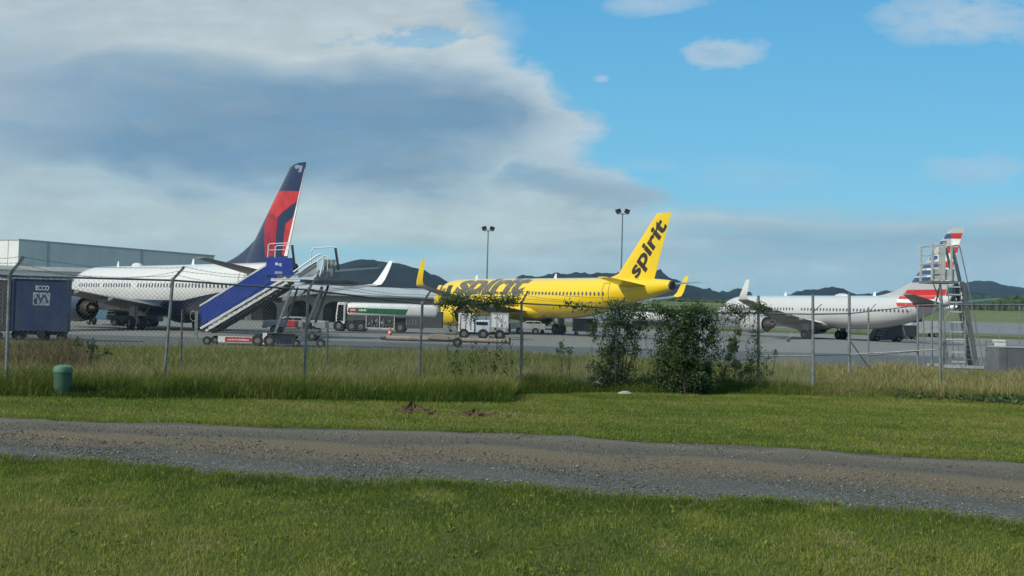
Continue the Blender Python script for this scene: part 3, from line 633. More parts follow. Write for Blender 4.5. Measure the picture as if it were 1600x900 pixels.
tz = at(560, 463, 160).z; tl = at(385, 470, 155); tr = at(712, 470, 168)
A_, B_ = Vector((tl.x, tl.y, 0)), Vector((tr.x, tr.y, 0)); dirw = (B_ - A_).normalized(); LW = (B_ - A_).length
tm = thing('terminal', 'low grey stucco building with arched openings behind the fuel truck', 'building', A_, math.atan2(dirw.y, dirw.x))
bay = 5.2; nb = int(LW / bay); mb = MB()
for i in range(nb):
    x0 = i * bay; ow = 3.7; xl = x0 + (bay - ow) / 2; xr_ = xl + ow; sp = 1.75; n = 14; r_ = ow / 2; cx_ = (xl + xr_) / 2
    for y_ in (0,):
        mb.span(x0, xl, 0, .6, 0, tz); mb.span(xr_, x0 + bay, 0, .6, 0, tz)
        arc = [(cx_ + r_ * math.cos(math.pi - math.pi * k / n), sp + r_ * .72 * math.sin(math.pi * k / n)) for k in range(n + 1)]
        for k in range(n):
            (xa_, za_), (xb_, zb_) = arc[k], arc[k + 1]
            mb.prism([(xa_, za_), (xb_, zb_), (xb_, tz), (xa_, tz)], 0, .6)
mb.build('arcade_wall', 'wall', tm, smooth=False)
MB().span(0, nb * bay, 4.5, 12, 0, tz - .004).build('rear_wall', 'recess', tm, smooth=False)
MB().add([(-.6, -.8, tz + .004), (nb * bay + .6, -.8, tz + .004), (nb * bay + .6, 6, tz + 1.35), (-.6, 6, tz + 1.35), (-.6, 12.5, tz + .2), (nb * bay + .6, 12.5, tz + .2), (-.6, -.8, tz + .25), (nb * bay + .6, -.8, tz + .25), (nb * bay + .6, 6, tz + 1.6), (-.6, 6, tz + 1.6), (-.6, 12.5, tz + .45), (nb * bay + .6, 12.5, tz + .45)],
         [(0, 1, 2, 3), (3, 2, 5, 4), (6, 7, 8, 9), (9, 8, 11, 10), (0, 1, 7, 6), (4, 5, 11, 10), (0, 6, 9, 3), (3, 9, 10, 4), (1, 7, 8, 2), (2, 8, 11, 5)]).build('roof', 'roof', tm, smooth=False)
for i in range(nb): MB().span(i * bay + 1.9, i * bay + 3.3, 4.45, 4.497, 0, 2.1).build('door', 'dgrey', tm, smooth=False)

# ------------------------------------------------------------------ floodlight poles
def lamp(px, ptop, Y, lean, label):
    top = at(px, ptop, Y); h = top.z; rt = thing('floodlight_pole', label, 'light pole', (top.x, Y, 0), 0, 'floodlight poles beside the apron')
    MB().cyl((0, 0, 0), (0, 0, h - .5), .13, .07, 10).span(-.3, .3, -.3, .3, 0, .12).build('pole', 'galv', rt)
    MB().cyl((-.6, 0, h - .45), (.6, 0, h - .45), .05).build('crossarm', 'galv', rt)
    for s_ in (-1, 1):
        o = MB().box(0, 0, 0, .58, .26, .42, Matrix.Rotation(R(-28), 3, 'X') @ Matrix.Rotation(R(20 * s_), 3, 'Y')).build('floodlight', 'dgrey', rt); o.location = (s_ * .5, -.1, h - .15)
        g = MB().box(0, -.137, 0, .48, .012, .34).build('lens', 'glass', o, smooth=False); g.rotation_euler = (Matrix.Rotation(R(-28), 3, 'X') @ Matrix.Rotation(R(20 * s_), 3, 'Y')).to_euler()
    return rt
lamp(763, 355, 136, 0, 'slim floodlight pole rising behind the nose of the yellow airliner')
lamp(973, 328, 122, 0, 'taller floodlight pole just left of the yellow tail')

# ------------------------------------------------------------------ helpers for ramp things
def frame_at(px, py):
    """root on the ground seen at photo point; L(px,py) gives local x,z in the plane facing the road"""
    g = gz(px, py)
    def L(qx, qy): p = at(qx, qy, g.y); return (p.x - g.x, p.z - g.z)
    return g, L
def P3(xz, y=0): return (xz[0], y, xz[1])

# ---- blue boarding stairs
g, L = frame_at(400, 541)
st = thing('boarding_stairs', 'blue and white mobile boarding stairs on a wheeled chassis, in front of the red tail', 'boarding stairs', g)
WD = 1.7
for y_, nm in ((0, 'near'), (WD, 'far')):
    pl = [L(313, 479), L(417, 415), L(425, 434), L(420, 440), L(311, 510)]
    MB().prism(pl, y_ - .03, y_ + .03).build('side_panel', 'blue', st, smooth=False)
    MB().beam(P3(L(312, 478), y_), P3(L(418, 413), y_), .09, .09).build('handrail', 'white', st)
    MB().beam(P3(L(314, 513), y_ - .05), P3(L(447, 434), y_ - .05), .12, .13).build('stringer', 'white', st, smooth=False)
    MB().beam(P3(L(322, 517), y_ - .04), P3(L(449, 441), y_ - .04), .1, .11).build('stringer', 'white', st, smooth=False)
for i in range(17):
    t = i / 16; p = Vector(P3(L(lerp(324, 447, t), lerp(513, 439, t))))
    MB().span(p.x - .14, p.x + .14, .02, WD - .08, p.z - .02, p.z + .02).span(p.x + .10, p.x + .13, .02, WD - .08, p.z - .16, p.z - .02).build('tread', 'galv' if i % 2 else 'galv', st, smooth=False)
MB().beam(P3(L(330, 520), .85), P3(L(452, 447), .85), 1.5, .05).build('underside_shade', 'dark', st, smooth=False)  # dark sheet stands in for the shade beneath the treads
a, b_ = L(424, 434), L(492, 441)
MB().span(a[0], b_[0], -.1, WD + .1, b_[1], a[1] - .02).build('landing', 'white', st, smooth=False)
a, b_ = L(470, 437), L(552, 443)
MB().span(a[0], b_[0], -.2, WD + .2, b_[1], a[1]).build('bridge_deck', 'dark', st, smooth=False)
a, b_ = L(417, 402), L(458, 431)
sg = MB().span(a[0], b_[0], -.12, -.06, b_[1], a[1]).build('sign_panel', mat('bright_blue_panel', (.03, .06, .33), .4, 0, .1), st, smooth=False, bevel=.01)
# the panel's two illegible white marks
m1 = L(431, 411); MB().span(m1[0], m1[0] + .14, -.128, -.123, m1[1] - .12, m1[1] + .02).span(m1[0] + .18, m1[0] + .24, -.128, -.123, m1[1] - .15, m1[1] - .02).span(m1[0] + .27, m1[0] + .34, -.128, -.123, m1[1] - .18, m1[1]).build('mark', 'white', sg, smooth=False)
m1 = L(430, 424); MB().span(m1[0], m1[0] + .42, -.128, -.123, m1[1] - .14, m1[1]).build('mark', mat('faded_mark', (.35, .38, .55), .5), sg, smooth=False)
hoop = lambda pts, y_, m_='white', r_=.028: MB().tube([P3(L(*p), y_) for p in pts], r_, 8).build('guard_rail', m_, st)
hoop([(419, 402), (420, 383), (423, 381), (452, 380), (456, 383)], -.09); hoop([(420, 391), (455, 390)], -.09, r_=.02)
hoop([(419, 402), (420, 383), (423, 381), (452, 380), (456, 383)], WD)
MB().beam(P3(L(457, 383), -.1), P3(L(461, 418), -.1), .1, .12).build('post', 'dark', st, smooth=False)
hoop([(459, 425), (495, 400), (501, 397), (505, 400), (506, 410), (500, 432)], -.08, r_=.05); hoop([(462, 429), (492, 410), (497, 408), (496, 424)], -.08, r_=.03)
hoop([(459, 425), (495, 400), (501, 397), (505, 400), (506, 410), (500, 432)], WD, r_=.04)
MB().prism([L(466, 428), L(495, 407), L(497, 424), L(488, 433), L(466, 434)], .02, .05).build('side_screen', 'grey', st, smooth=False)
for x0_, x1_ in ((505, 509), (511, 514.5), (516.5, 522)):
    a, b_ = L(x0_, 405), L(x1_, 433); MB().span(a[0], b_[0], .3, .36, b_[1], a[1]).build('gate_panel', 'galv', st, smooth=False)
hoop([(481, 412), (482, 391), (486, 386), (517, 384.5), (521, 387)], .9, r_=.035)
MB().beam(P3(L(520, 386), .9), P3(L(525, 421), .9), .1, .13).build('post', 'dark', st, smooth=False)
for q0_, q1_, w_, y_ in (((456, 448), (430, 520), .12, 0), ((456, 448), (432, 520), .1, WD), ((503, 448), (472, 527), .15, .1), ((505, 445), (484, 505), .12, WD), ((485, 448), (458, 470), .1, .2)):
    MB().beam(P3(L(*q0_), y_), P3(L(*q1_), y_), w_, w_).build('strut', 'galv' if q0_[0] < 460 else 'dark_galv', st, smooth=False)
for i in range(4):
    q = L(470 + i * 9, 452 + i * 2); MB().span(q[0], q[0] + .5, 0, WD, q[1], q[1] + .05).build('cross_brace', 'dark_galv', st, smooth=False)
# curved hose and lower guard at the foot
MB().tube([P3(L(304 + 6 * math.cos(t), 494 + 8 * math.sin(t)), -.1) for t in [1.2 + k * .6 for k in range(7)]], .025).build('foot_rail', 'galv', st)
a, b_ = L(306, 486), L(309, 533); MB().span(a[0], b_[0], -.15, -.05, b_[1], a[1]).build('foot_post', 'galv', st, smooth=False)
a, b_ = L(305, 516), L(505, 523)
MB().span(a[0], b_[0], .1, .25, b_[1], a[1]).span(a[0], b_[0], WD - .25, WD - .1, b_[1], a[1]).span(a[0] + .3, b_[0] - 1, .25, WD - .25, b_[1] + .03, a[1] - .04).build('chassis', 'dark_galv', st, smooth=False)
a, b_ = L(341, 525), L(397, 537)
sg = MB().span(a[0], b_[0], -.06, -.01, b_[1] + .03, a[1]).build('red_sign', 'white', st, smooth=False); dx_ = (b_[0] - a[0])
MB().span(a[0] + dx_ * .2, b_[0] - dx_ * .08, -.066, -.062, b_[1] + .06, a[1] - .03).build('sign_face', 'red', sg, smooth=False)
mb = MB(); x_ = a[0] + dx_ * .27
while x_ < b_[0] - dx_ * .16: wl_ = random.uniform(.05, .11); mb.span(x_, x_ + wl_, -.072, -.068, (a[1] + b_[1]) / 2 - .03, (a[1] + b_[1]) / 2 + random.uniform(.03, .07)); x_ += wl_ + .035
mb.build('faded_letters', 'white', sg, smooth=False)
for px_, r_, y_ in ((323, .24, 0), (323, .24, WD), (402, .33, -.02), (402, .33, WD), (421, .33, -.02), (500, .26, .2), (463, .22, 0)):
    q = L(px_, 541); wheel(st, (q[0], y_, r_), r_, .2)
a, b_ = L(404, 522), L(455, 534); MB().span(a[0], b_[0], .3, 1.2, b_[1], a[1]).build('motor_housing', 'dark_galv', st, smooth=False, bevel=.03)
a, b_ = L(411, 520), L(417, 541); MB().span(a[0], b_[0], -.08, -.02, b_[1] + .1, a[1]).build('jack_leg', 'white', st, smooth=False)
a, b_ = L(432, 529), L(456, 538); MB().span(a[0], b_[0], 0, .3, b_[1], a[1]).build('tool_box', 'navy', st, smooth=False)

# ---- vehicles: low white pickup style ramp truck behind the stairs, red tug
def pickup(px, py, label, L_=5.2, rz=0, col='white', tall=1.75):
    g, _ = frame_at(px, py); v = thing('ramp_truck', label, 'truck', g, rz)
    MB().prism([(0, .55), (0, 1.05), (1.2, 1.12), (1.75, tall), (3.1, tall), (3.3, 1.15), (L_, 1.12), (L_, .55)], 0, 1.8).build('body', col, v, smooth=False, bevel=.05)
    MB().prism([(1.38, 1.16), (1.85, tall - .09), (2.35, tall - .09), (2.35, 1.16)], -.012, -.004).build('side_window', 'glass', v, smooth=False)
    MB().prism([(2.42, 1.16), (2.42, tall - .09), (3.02, tall - .09), (3.15, 1.16)], -.012, -.004).build('side_window', 'glass', v, smooth=False)
    MB().span(-.06, .02, .1, 1.7, .45, .65).build('bumper', 'dark', v, smooth=False)
    for x_ in (.95, L_ - 1.0):
        for y_ in (.05, 1.75): wheel(v, (x_, y_, .36), .36, .24)
    return v
pickup(410, 521, 'low grey ramp truck parked behind the foot of the blue stairs', 5.0, 0, 'grey', 1.4)
g, L = frame_at(431, 533)
v = thing('baggage_tug', 'small red and grey tug under the landing of the blue stairs', 'tug', g + Vector((0, 2.2, 0)))
MB().prism([(0, .3), (0, .85), (.8, .9), (.95, .75), (2.3, .75), (2.3, .3)], 0, 1.3).build('body', 'dark_galv', v, smooth=False, bevel=.04)
MB().span(.1, .75, .1, 1.2, .9, 1.3).build('hood', 'red', v, smooth=False, bevel=.04); MB().span(1.2, 1.7, .3, 1.0, .75, 1.2).build('seat', 'black', v, smooth=False, bevel=.04)
MB().cyl((1.0, .65, .8), (1.15, .65, 1.25), .02).build('steering_column', 'dark', v)
for x_ in (.45, 1.9):
    for y_ in (.02, 1.28): wheel(v, (x_, y_, .3), .3, .2)

# ---- fuel truck
g, L = frame_at(546, 518.1)
ft = thing('fuel_truck', 'white fuel tanker with a green stripe, in front of the arched building', 'tanker truck', g)
X = lambda px: L(px, 500)[0]; Z = lambda py: L(600, py)[1]
ZT, ZB = Z(474), Z(497); x0, x1 = X(540), X(686); ry = 1.22; zc = (ZT + ZB) / 2; rz_ = (ZT - ZB) / 2
def oval(x, k): return [(x, 1.25 + ry * k * math.copysign(abs(math.cos(q)) ** .5, math.cos(q)), zc + rz_ * k * math.copysign(abs(math.sin(q)) ** .62, math.sin(q))) for q in [2 * math.pi * j / 32 for j in range(32)]]
MB().loft([oval(x0 - .02, .72), oval(x0 + .12, .9), oval(x0 + .4, 1), oval(x1 - .4, 1), oval(x1 - .12, .9), oval(x1, .72)]).build('tank', 'white', ft)
def side_pt(x, z, e=.012):
    c = min(1, abs((z - zc) / rz_)) ** (1 / .62); c2_ = math.sqrt(max(0, 1 - c * c)) ** .5; return (x, 1.25 - (ry + e) * c2_, z)
dec = lambda P, m_, nm: decal(poly_mesh([P]), nm, m_, ft, lambda x, y: side_pt(x, y), .15)
sz0, sz1 = zc - rz_ * .5, zc + rz_ * .27
dec([(X(553), sz0 + .1), (X(633), sz0), (X(637), sz1), (X(553), sz1 + .02)], 'green', 'stripe')
dec([(X(542), sz0 + .12), (X(558), sz0 + .1), (X(560), sz1), (X(544), sz1)], 'red', 'stripe')
for a_, b2 in ((547, 549), (549.6, 551.5), (552, 554.5), (560, 562), (562.6, 565), (565.6, 567.8), (568.4, 572)): decal(poly_mesh([[(X(a_), sz0 + .25), (X(b2), sz0 + .25), (X(b2), sz1 - .12), (X(a_), sz1 - .1)]]), 'faded_letters', 'flag_white', ft, lambda x, y: side_pt(x, y, .02))
MB().span(x0 + .3, x1 - .3, .9, 1.6, ZT - .02, ZT + .07).build('walkway', 'galv', ft, smooth=False)
MB().span(X(527), x1, .5, 2.0, .75, 1.0).build('chassis', 'dark', ft, smooth=False)
for a_, b2, m_, z0_, z1_, nm in ((572, 616, 'recess', .45, 1.5, 'pump_cabinet'), (542, 571, 'dgrey', 1.1, 1.45, 'mudguard'), (634, 660, 'dgrey', .45, 1.55, 'equipment_box'), (660, 690, 'dgrey', .55, 2.1, 'hose_locker')):
    MB().span(X(a_), X(b2), .12, 2.4, z0_, z1_).build(nm, m_, ft, smooth=False)
for a_ in (572, 593, 616): MB().span(X(a_) - .03, X(a_) + .03, .06, .11, .35, 1.55).build('frame_post', 'white', ft, smooth=False)
MB().span(X(572), X(616), .06, .11, .35, .43).build('frame_rail', 'white', ft, smooth=False)
for i, (px_, z_, r_) in enumerate(((577, .8, .1), (581, 1.0, .08), (588, 1.1, .13), (597, .9, .16), (585, .6, .09), (603, .7, .07), (609, 1.1, .08))): MB().cyl((X(px_), .02, z_), (X(px_), .115, z_), r_).build('gauge', 'alu', ft)
for px_ in (581, 589, 599): MB().tube([(X(px_), .08, 1.35), (X(px_) + .1, .05, .9), (X(px_) - .05, .07, .5)], .04).build('hose', 'galv', ft)
for px_ in (634.5, 639, 644, 649): MB().span(X(px_), X(px_) + .1, .08, .118, .75, 1.3).build('tube', 'galv', ft, smooth=False)
cabx0, cabx1 = X(524.5), X(539)
MB().prism([(cabx0, .7), (cabx0 - .02, 1.5), (cabx0 + .12, 2.72), (cabx1, 2.75), (cabx1, .7)], .05, 2.45).build('cab', 'white', ft, smooth=False, bevel=.06)
MB().prism([(cabx0 + .1, 1.3), (cabx0 + .2, 2.5), (cabx1 - .18, 2.5), (cabx1 - .18, 1.0), (cabx0 + .1, 1.0)], .035, .046).build('side_window', 'glass', ft, smooth=False)
MB().span(cabx0 - .2, cabx0 + .05, .1, 2.4, .45, .85).build('bumper', 'galv', ft, smooth=False)
for px_ in (529, 549, 563.5, 625):
    for y_ in (.22, 2.28): wheel(ft, (X(px_), y_, .52), .52, .34)
# traffic cone
def cone(px, py, label):
    g, L = frame_at(px, py); o = thing('traffic_cone', label, 'traffic cone', g)
    MB().lathe([(.19, .03), (.05, .72), (.03, .74), (.001, .74)], (0, 0, 0), 'Z', 16).build('cone_body', 'orange', o); MB().span(-.24, .24, -.24, .24, 0, .03).build('base', 'orange', o, smooth=False)
    MB().lathe([(.142, .27), (.115, .40)], (0, 0, 0), 'Z', 16).build('band', 'white', o)
cone(609, 525, 'orange traffic cone beside the fuel truck')

# ---- tow bar
g, L = frame_at(690, 541)
tb = thing('tow_bar', 'long dusty aircraft tow bar lying on two small wheels', 'tow bar', g)
a, b_ = L(603, 531), L(795, 531)
MB().cyl((a[0], 0, .42), (L(672, 531)[0], 0, .42), .16, .16, 14).build('bar', 'tan', tb); MB().cyl((L(672, 531)[0], 0, .42), (b_[0], 0, .42), .15, .15, 14).build('bar', 'tan', tb)
MB().cyl((a[0] - .35, 0, .40), (a[0], 0, .42), .09, .12).build('towing_head', 'dark', tb); MB().span(b_[0], b_[0] + .12, -.14, .14, .2, .66).build('end_plate', 'dark', tb, smooth=False)
MB().prism([(L(668, 531)[0], .58), (L(684, 531)[0], .82), (L(704, 531)[0], .62), (L(720, 531)[0], .5), (L(700, 531)[0], .4), (L(668, 531)[0], .45)], -.25, .25).build('drawbar_frame', 'tan', tb, smooth=False, bevel=.03)
MB().cyl((L(715, 531)[0], -.45, .3), (L(715, 531)[0], .45, .3), .05).build('axle', 'dark', tb)
for y_ in (-.4, .4): wheel(tb, (L(715, 531)[0], y_, .29), .29, .18)

# ---- white service truck in front of the yellow engine
g, L = frame_at(712, 529)
sv = thing('service_truck', 'white box service truck parked under the yellow wing, behind the vines', 'truck', g)
X = lambda px: L(px, 510)[0]; Z = lambda py: L(750, py)[1]
MB().span(X(716), X(741), 0, 2.2, .55, Z(490)).build('box_body', 'white', sv, smooth=False, bevel=.03)
MB().span(X(741.3), X(766), .1, 2.1, .5, Z(500)).build('cab', mat('pale_blue_white_paint', (.55, .62, .70), .4), sv, smooth=False, bevel=.08)
MB().span(X(744), X(762), .085, .096, 1.15, Z(503)).build('side_window', 'glass', sv, smooth=False)
MB().span(X(766.4), X(795), 0, 2.2, .6, Z(488)).build('rear_body', 'grey', sv, smooth=False, bevel=.03)
for a_ in (768, 777, 786): MB().span(X(a_), X(a_ + 7.5), -.012, -.003, 1.0, Z(491)).build('locker_door', 'white', sv, smooth=False)
for a_ in (719, 727, 735): MB().span(X(a_), X(a_) + .06, -.02, -.004, .7, Z(492)).build('locker_seam', 'dgrey', sv, smooth=False)
for a_ in (725, 755, 781):
    for y_ in (.1, 2.1): wheel(sv, (X(a_), y_, .42), .42, .28)
MB().span(X(716), X(795), .3, 1.9, .4, .6).build('chassis', 'dark', sv, smooth=False)
# flat baggage carts and dark car beyond
def cart(px, py, label, n=1, L_=2.6, rz=.0, box=True):
    g, _ = frame_at(px, py); c = thing('baggage_cart', label, 'baggage cart', g, rz, 'baggage carts around the yellow airliner')
    MB().span(0, L_, 0, 1.5, .42, .55).build('deck', 'dark_galv', c, smooth=False)
    if box:
        MB().span(.03, L_ - .03, .7, .76, .551, 1.75).build('divider', 'dgrey', c, smooth=False); MB().span(-.02, L_ + .02, -.02, 1.52, 1.75, 1.81).build('roof', 'grey', c, smooth=False)
        for x_ in (.03, L_ / 2, L_ - .03):
            for y_ in (.03, 1.47): MB().cyl((x_, y_, .55), (x_, y_, 1.75), .025).build('post', 'galv', c)
    for x_ in (.4, L_ - .4):
        for y_ in (.1, 1.4): wheel(c, (x_, y_, .2), .2, .14)
    MB().cyl((L_, .75, .4), (L_ + .7, .75, .25), .03).build('drawbar', 'dark', c)
cart(895, 524, 'covered grey baggage cart right of the yellow airliner\'s main wheels'); cart(842, 521, 'low flat baggage cart under the yellow belly', box=False)
pickup(797, 522, 'low grey ramp truck half hidden behind the fence post under the yellow wing', 3.6, 0, 'grey', 1.4)
# dark loaders below the navy-bellied airliner
g, L = frame_at(165, 509); v = thing('belt_loader', 'dark belt loader in the shade under the navy belly', 'belt loader', g)
MB().span(0, 4.6, 0, 1.9, .5, 1.0).build('chassis', 'dgrey', v, smooth=False, bevel=.05); MB().beam((.1, .5, 1.15), (6.3, .5, 1.9), .9, .2).build('belt', 'dark', v, smooth=False); MB().span(.4, 1.5, 1.2, 1.85, 1.0, 1.9).build('cab', 'dark', v, smooth=False)
for x_ in (.8, 3.8):
    for y_ in (.1, 1.8): wheel(v, (x_, y_, .4), .4, .26)

# ---- blue container on its dolly, far left
g, L = frame_at(60, 533)
cn = thing('cargo_container', 'worn blue cargo container with white lettering, at the far left behind the fence', 'container', g, .24)
X = lambda px: L(px, 500)[0]; Z = lambda py: L(60, py)[1]
MB().span(X(22), X(101), 0, 1.5, Z(518), Z(436)).build('shell', 'cblue', cn, smooth=False, bevel=.02)
MB().span(X(21), X(102.4), -.05, 1.55, Z(436.5), Z(433.5)).build('top_rim', mat('worn_light_rim', (.22, .27, .33), .7, 0, .3, 5), cn, smooth=False)
for a_ in (22, 101): MB().span(X(a_) - .05, X(a_) + .05, -.04, -.004, Z(518), Z(437)).build('corner_post', 'cblue', cn, smooth=False)
flat_text('ECCO', 'lettering', 'flag_white', cn, (X(54.5), -.012, Z(453.5)), (1, 0, 0), (0, 0, 1), X(74) - X(54.5), Z(446) - Z(453.5), .01)
MB().span(X(51), X(76), -.008, -.003, Z(477), Z(457)).build('logo_panel', mat('faded_logo_white', (.38, .44, .5), .6, 0, .35, 9), cn, smooth=False)
lm = MB()
for P in ([(55, 460), (58, 460), (63, 468), (60, 468)], [(66, 460), (69, 460), (62, 474), (60, 472)], [(70, 462), (74, 473), (71, 473), (68, 464)], [(53, 466), (57, 466), (57, 475), (53, 475)]):
    lm.prism([(X(p[0]), Z(p[1])) for p in P], -.016, -.012)
lm.build('logo_marks', 'cblue', cn, smooth=False)
MB().span(X(26), X(98), .1, 1.4, .34, Z(518.5)).build('dolly_bed', 'dark', cn, smooth=False); MB().span(X(60), X(72), -.3, .2, .25, .6).build('drawbar', 'black', cn, smooth=False)
for a_ in (32, 66, 92):
    for y_ in (.2, 1.3): wheel(cn, (X(a_), y_, .2), .2, .15)
g, L = frame_at(-30, 530); dk = thing('equipment_cart', 'dark equipment cart cut by the left edge of the photo', 'cart', g)
a, b_ = L(-60, 436), L(11, 518); MB().span(a[0], b_[0], 0, 2.2, b_[1], a[1]).build('cabinet', 'dark', dk, smooth=False, bevel=.05); MB().span(a[0], b_[0] + .05, -.05, 2.25, a[1] + .003, a[1] + .09).build('lid', 'grey', dk, smooth=False)
for x_ in (-1, .9):
    for y_ in (.1, 2.1): wheel(dk, (x_, y_, .22), .22, .16)
for a_ in (-20, -5, 4): q = L(a_, 470); MB().span(q[0], q[0] + .08, -.02, -.004, .8, 2.6).build('rib', 'dgrey', dk, smooth=False)

# ---- tall maintenance stand, right
g, L = frame_at(1497, 578)
ms = thing('maintenance_stand', 'tall grey steel maintenance stand with caged platform, in front of the striped tail', 'maintenance stand', g)
DY = 1.5
def bar(p, q, y0_=0, y1_=None, r_=.04, m_='galv', nm='frame_bar'): MB().cyl(P3(L(*p), y0_), P3(L(*q), y0_ if y1_ is None else y1_), r_, None, 8).build(nm, m_, ms)
a, b_ = L(1454, 438), L(1497, 443); MB().span(a[0], b_[0], -.1, DY + .1, b_[1], a[1]).build('platform', 'galv', ms, smooth=False)
lite = mat('pale_grey_panel', (.42, .45, .44), .5, 0, .1, 3)
for y_ in (0, DY):
    for x_, t_ in ((1457, 382), (1476, 378), (1487, 383)): a, b_ = L(x_, t_), L(x_, 440); MB().span(a[0] - .045, a[0] + .045, y_ - .045, y_ + .045, b_[1], a[1]).build('cage_post', lite, ms, smooth=False)
    for yy in (383, 397, 412, 428): bar((1457, yy), (1476, yy), y_, None, .022, lite)
a, b_ = L(1470, 386), L(1475, 437); MB().span(a[0], b_[0], -.02, .02, b_[1], a[1]).build('cage_panel', lite, ms, smooth=False)
a, b_ = L(1459, 420), L(1492, 438); MB().span(a[0], b_[0], .03, .05, b_[1], a[1]).build('toe_panel', lite, ms, smooth=False)
for yy in (383, 411): bar((1457, yy), (1457, yy), 0, DY, .025, lite); bar((1476, yy), (1476, yy), 0, DY, .025, lite)
for y_ in (0, .75):     # steep stair on the right
    MB().beam(P3(L(1487, 386), y_), P3(L(1499, 440), y_), .05, .12).build('rail_post', 'dark_galv', ms, smooth=False)
    MB().beam(P3(L(1503, 440), y_), P3(L(1526, 572), y_), .06, .22).build('stair_stringer', 'dark_galv', ms, smooth=False)
    MB().tube([P3(L(*p), y_) for p in ((1489, 384), (1497, 383), (1500, 387), (1511, 437), (1513, 448), (1535, 560), (1530, 572))], .03).build('handrail', 'galv', ms)
for i in range(16): q = L(lerp(1502, 1525, i / 16), lerp(446, 570, i / 16)); MB().span(q[0] - .16, q[0] + .1, .03, .72, q[1] - .015, q[1] + .015).build('stair_tread', 'galv', ms, smooth=False)
for y_ in (-.05, .8): bar((1480, 445), (1491, 575), y_, None, .03); bar((1499, 445), (1510, 575), y_, None, .03)
for i, yy in enumerate((448, 460, 472, 487, 503, 518, 533, 550, 565)):
    xo = lerp(1481, 1490, (yy - 445) / 130); a = L(xo, yy); b_ = L(xo + 18, yy); MB().span(a[0], b_[0], -.12, .1, a[1] - .035, a[1] + .035).build('rung', lite, ms, smooth=False)
for x_, y_ in ((1474, -.1), (1507, -.1), (1474, DY), (1507, DY)): bar((x_, 500), (x_, 578), y_, None, .055)
bar((1474, 531), (1507, 531), -.1, None, .04, lite); bar((1474, 500), (1488, 440), DY, None, .04); bar((1468, 448), (1472, 500), -.1, None, .05)
for p, q in (((1467, 444), (1480, 475)), ((1467, 470), (1495, 575)), ((1495, 520), (1480, 575)), ((1484, 500), (1506, 470)), ((1470, 520), (1490, 555))): bar(p, q, .7, None, .03)
a, b_ = L(1468, 570), L(1535, 576); [MB().span(a[0], b_[0], yy_, yy_ + .12, b_[1], a[1]).build('base_frame', lite, ms, smooth=False) for yy_ in (-.2, DY)]
for x_ in (1474, 1528):
    for y_ in (-.14, DY): q = L(x_, 578); wheel(ms, (q[0], y_, .11), .11, .07)
# white pipe rack, cabinets, right edge
g, L = frame_at(1548, 580); wr = thing('pipe_rack', 'small white tubular rack with a sheet, between the stand and the grey cabinet', 'rack', g)
for p in ((1540, 534), (1551, 536)): a, b_ = L(*p), L(p[0] + 1.6, 580); MB().span(a[0], b_[0], -.03, .03, b_[1], a[1]).build('post', 'galv', wr, smooth=False)
a, b_ = L(1540, 533), L(1574, 535.5); MB().span(a[0], b_[0], -.03, .03, b_[1], a[1]).build('top_bar', 'galv', wr, smooth=False)
a, b_ = L(1543, 540), L(1559, 580); MB().span(a[0], b_[0], .1, .13, b_[1], a[1]).build('sheet', 'white', wr, smooth=False)
a, b_ = L(1559, 531), L(1574, 546); MB().span(a[0], b_[0], .2, .6, b_[1], a[1]).build('box', 'white', wr, smooth=False)
MB().cyl(P3(L(1541, 560)), P3(L(1558, 540)), .02).cyl(P3(L(1541, 570)), P3(L(1556, 578)), .02).build('brace', 'galv', wr)
g, L = frame_at(1590, 590); cb = thing('electrical_cabinet', 'dark grey box cabinet at the right edge beside the white rack', 'cabinet', g)
a, b_ = L(1561, 543), L(1640, 590); MB().span(a[0], b_[0], 0, 1.2, 0, a[1]).build('housing', 'cabinet', cb, smooth=False, bevel=.015); MB().span(a[0] - .03, b_[0] + .03, -.03, 1.23, a[1] + .002, a[1] + .05).build('lid', 'grey', cb, smooth=False)
for x_ in (.35, 1.2): MB().span(a[0] + x_, a[0] + x_ + .02, -.008, -.002, .05, a[1] - .05).build('door_seam', 'dark', cb, smooth=False)

# ---- rear stairs and ground gear by the silver airliner
g, L = frame_at(1392, 534)
rs = thing('rear_boarding_stairs', 'dark covered boarding stairs at the rear door of the silver airliner', 'boarding stairs', g)
MB().prism([L(1362, 531), L(1384, 489), L(1408, 489), L(1412, 531)], 0, 1.6).build('stair_body', 'dgrey', rs, smooth=False, bevel=.04)
MB().prism([L(1383, 489), L(1384, 472), L(1406, 470), L(1408, 489)], 0, 1.7).build('canopy', 'dark', rs, smooth=False, bevel=.04)
for d_ in (0, 5, 10): MB().cyl(P3(L(1366 + d_, 530), -.05), P3(L(1390 + d_, 489), -.05), .04).build('handrail', 'galv', rs)
for i in range(9): q = L(1367 + i * 2.6, 528 - i * 4.4); MB().span(q[0], q[0] + .7, -.04, -.004, q[1] - .03, q[1] + .03).build('step', 'grey', rs, smooth=False)
for x_ in (1370, 1404):
    for y_ in (0, 1.5): q = L(x_, 534); wheel(rs, (q[0], y_, .35), .35, .22)
g, L = frame_at(1440, 531); v = thing('ground_power_cart', 'dark ground power cart right of the rear boarding stairs', 'cart', g)
a, b_ = L(1413, 508), L(1433, 527); MB().span(a[0], b_[0], 0, 1.6, .35, a[1]).build('housing', 'dark', v, smooth=False, bevel=.05); MB().cyl(P3(L(1411, 512), 0), P3(L(1417, 531), 0), .05).build('strut', 'galv', v)
for x_ in (1416, 1430): q = L(x_, 531); wheel(v, (q[0], 0, .3), .3, .2); wheel(v, (q[0], 1.5, .3), .3, .2)
g, L = frame_at(1450, 527); v = thing('pushback_tractor', 'low white pushback tractor seen between the gate posts', 'tractor', g)
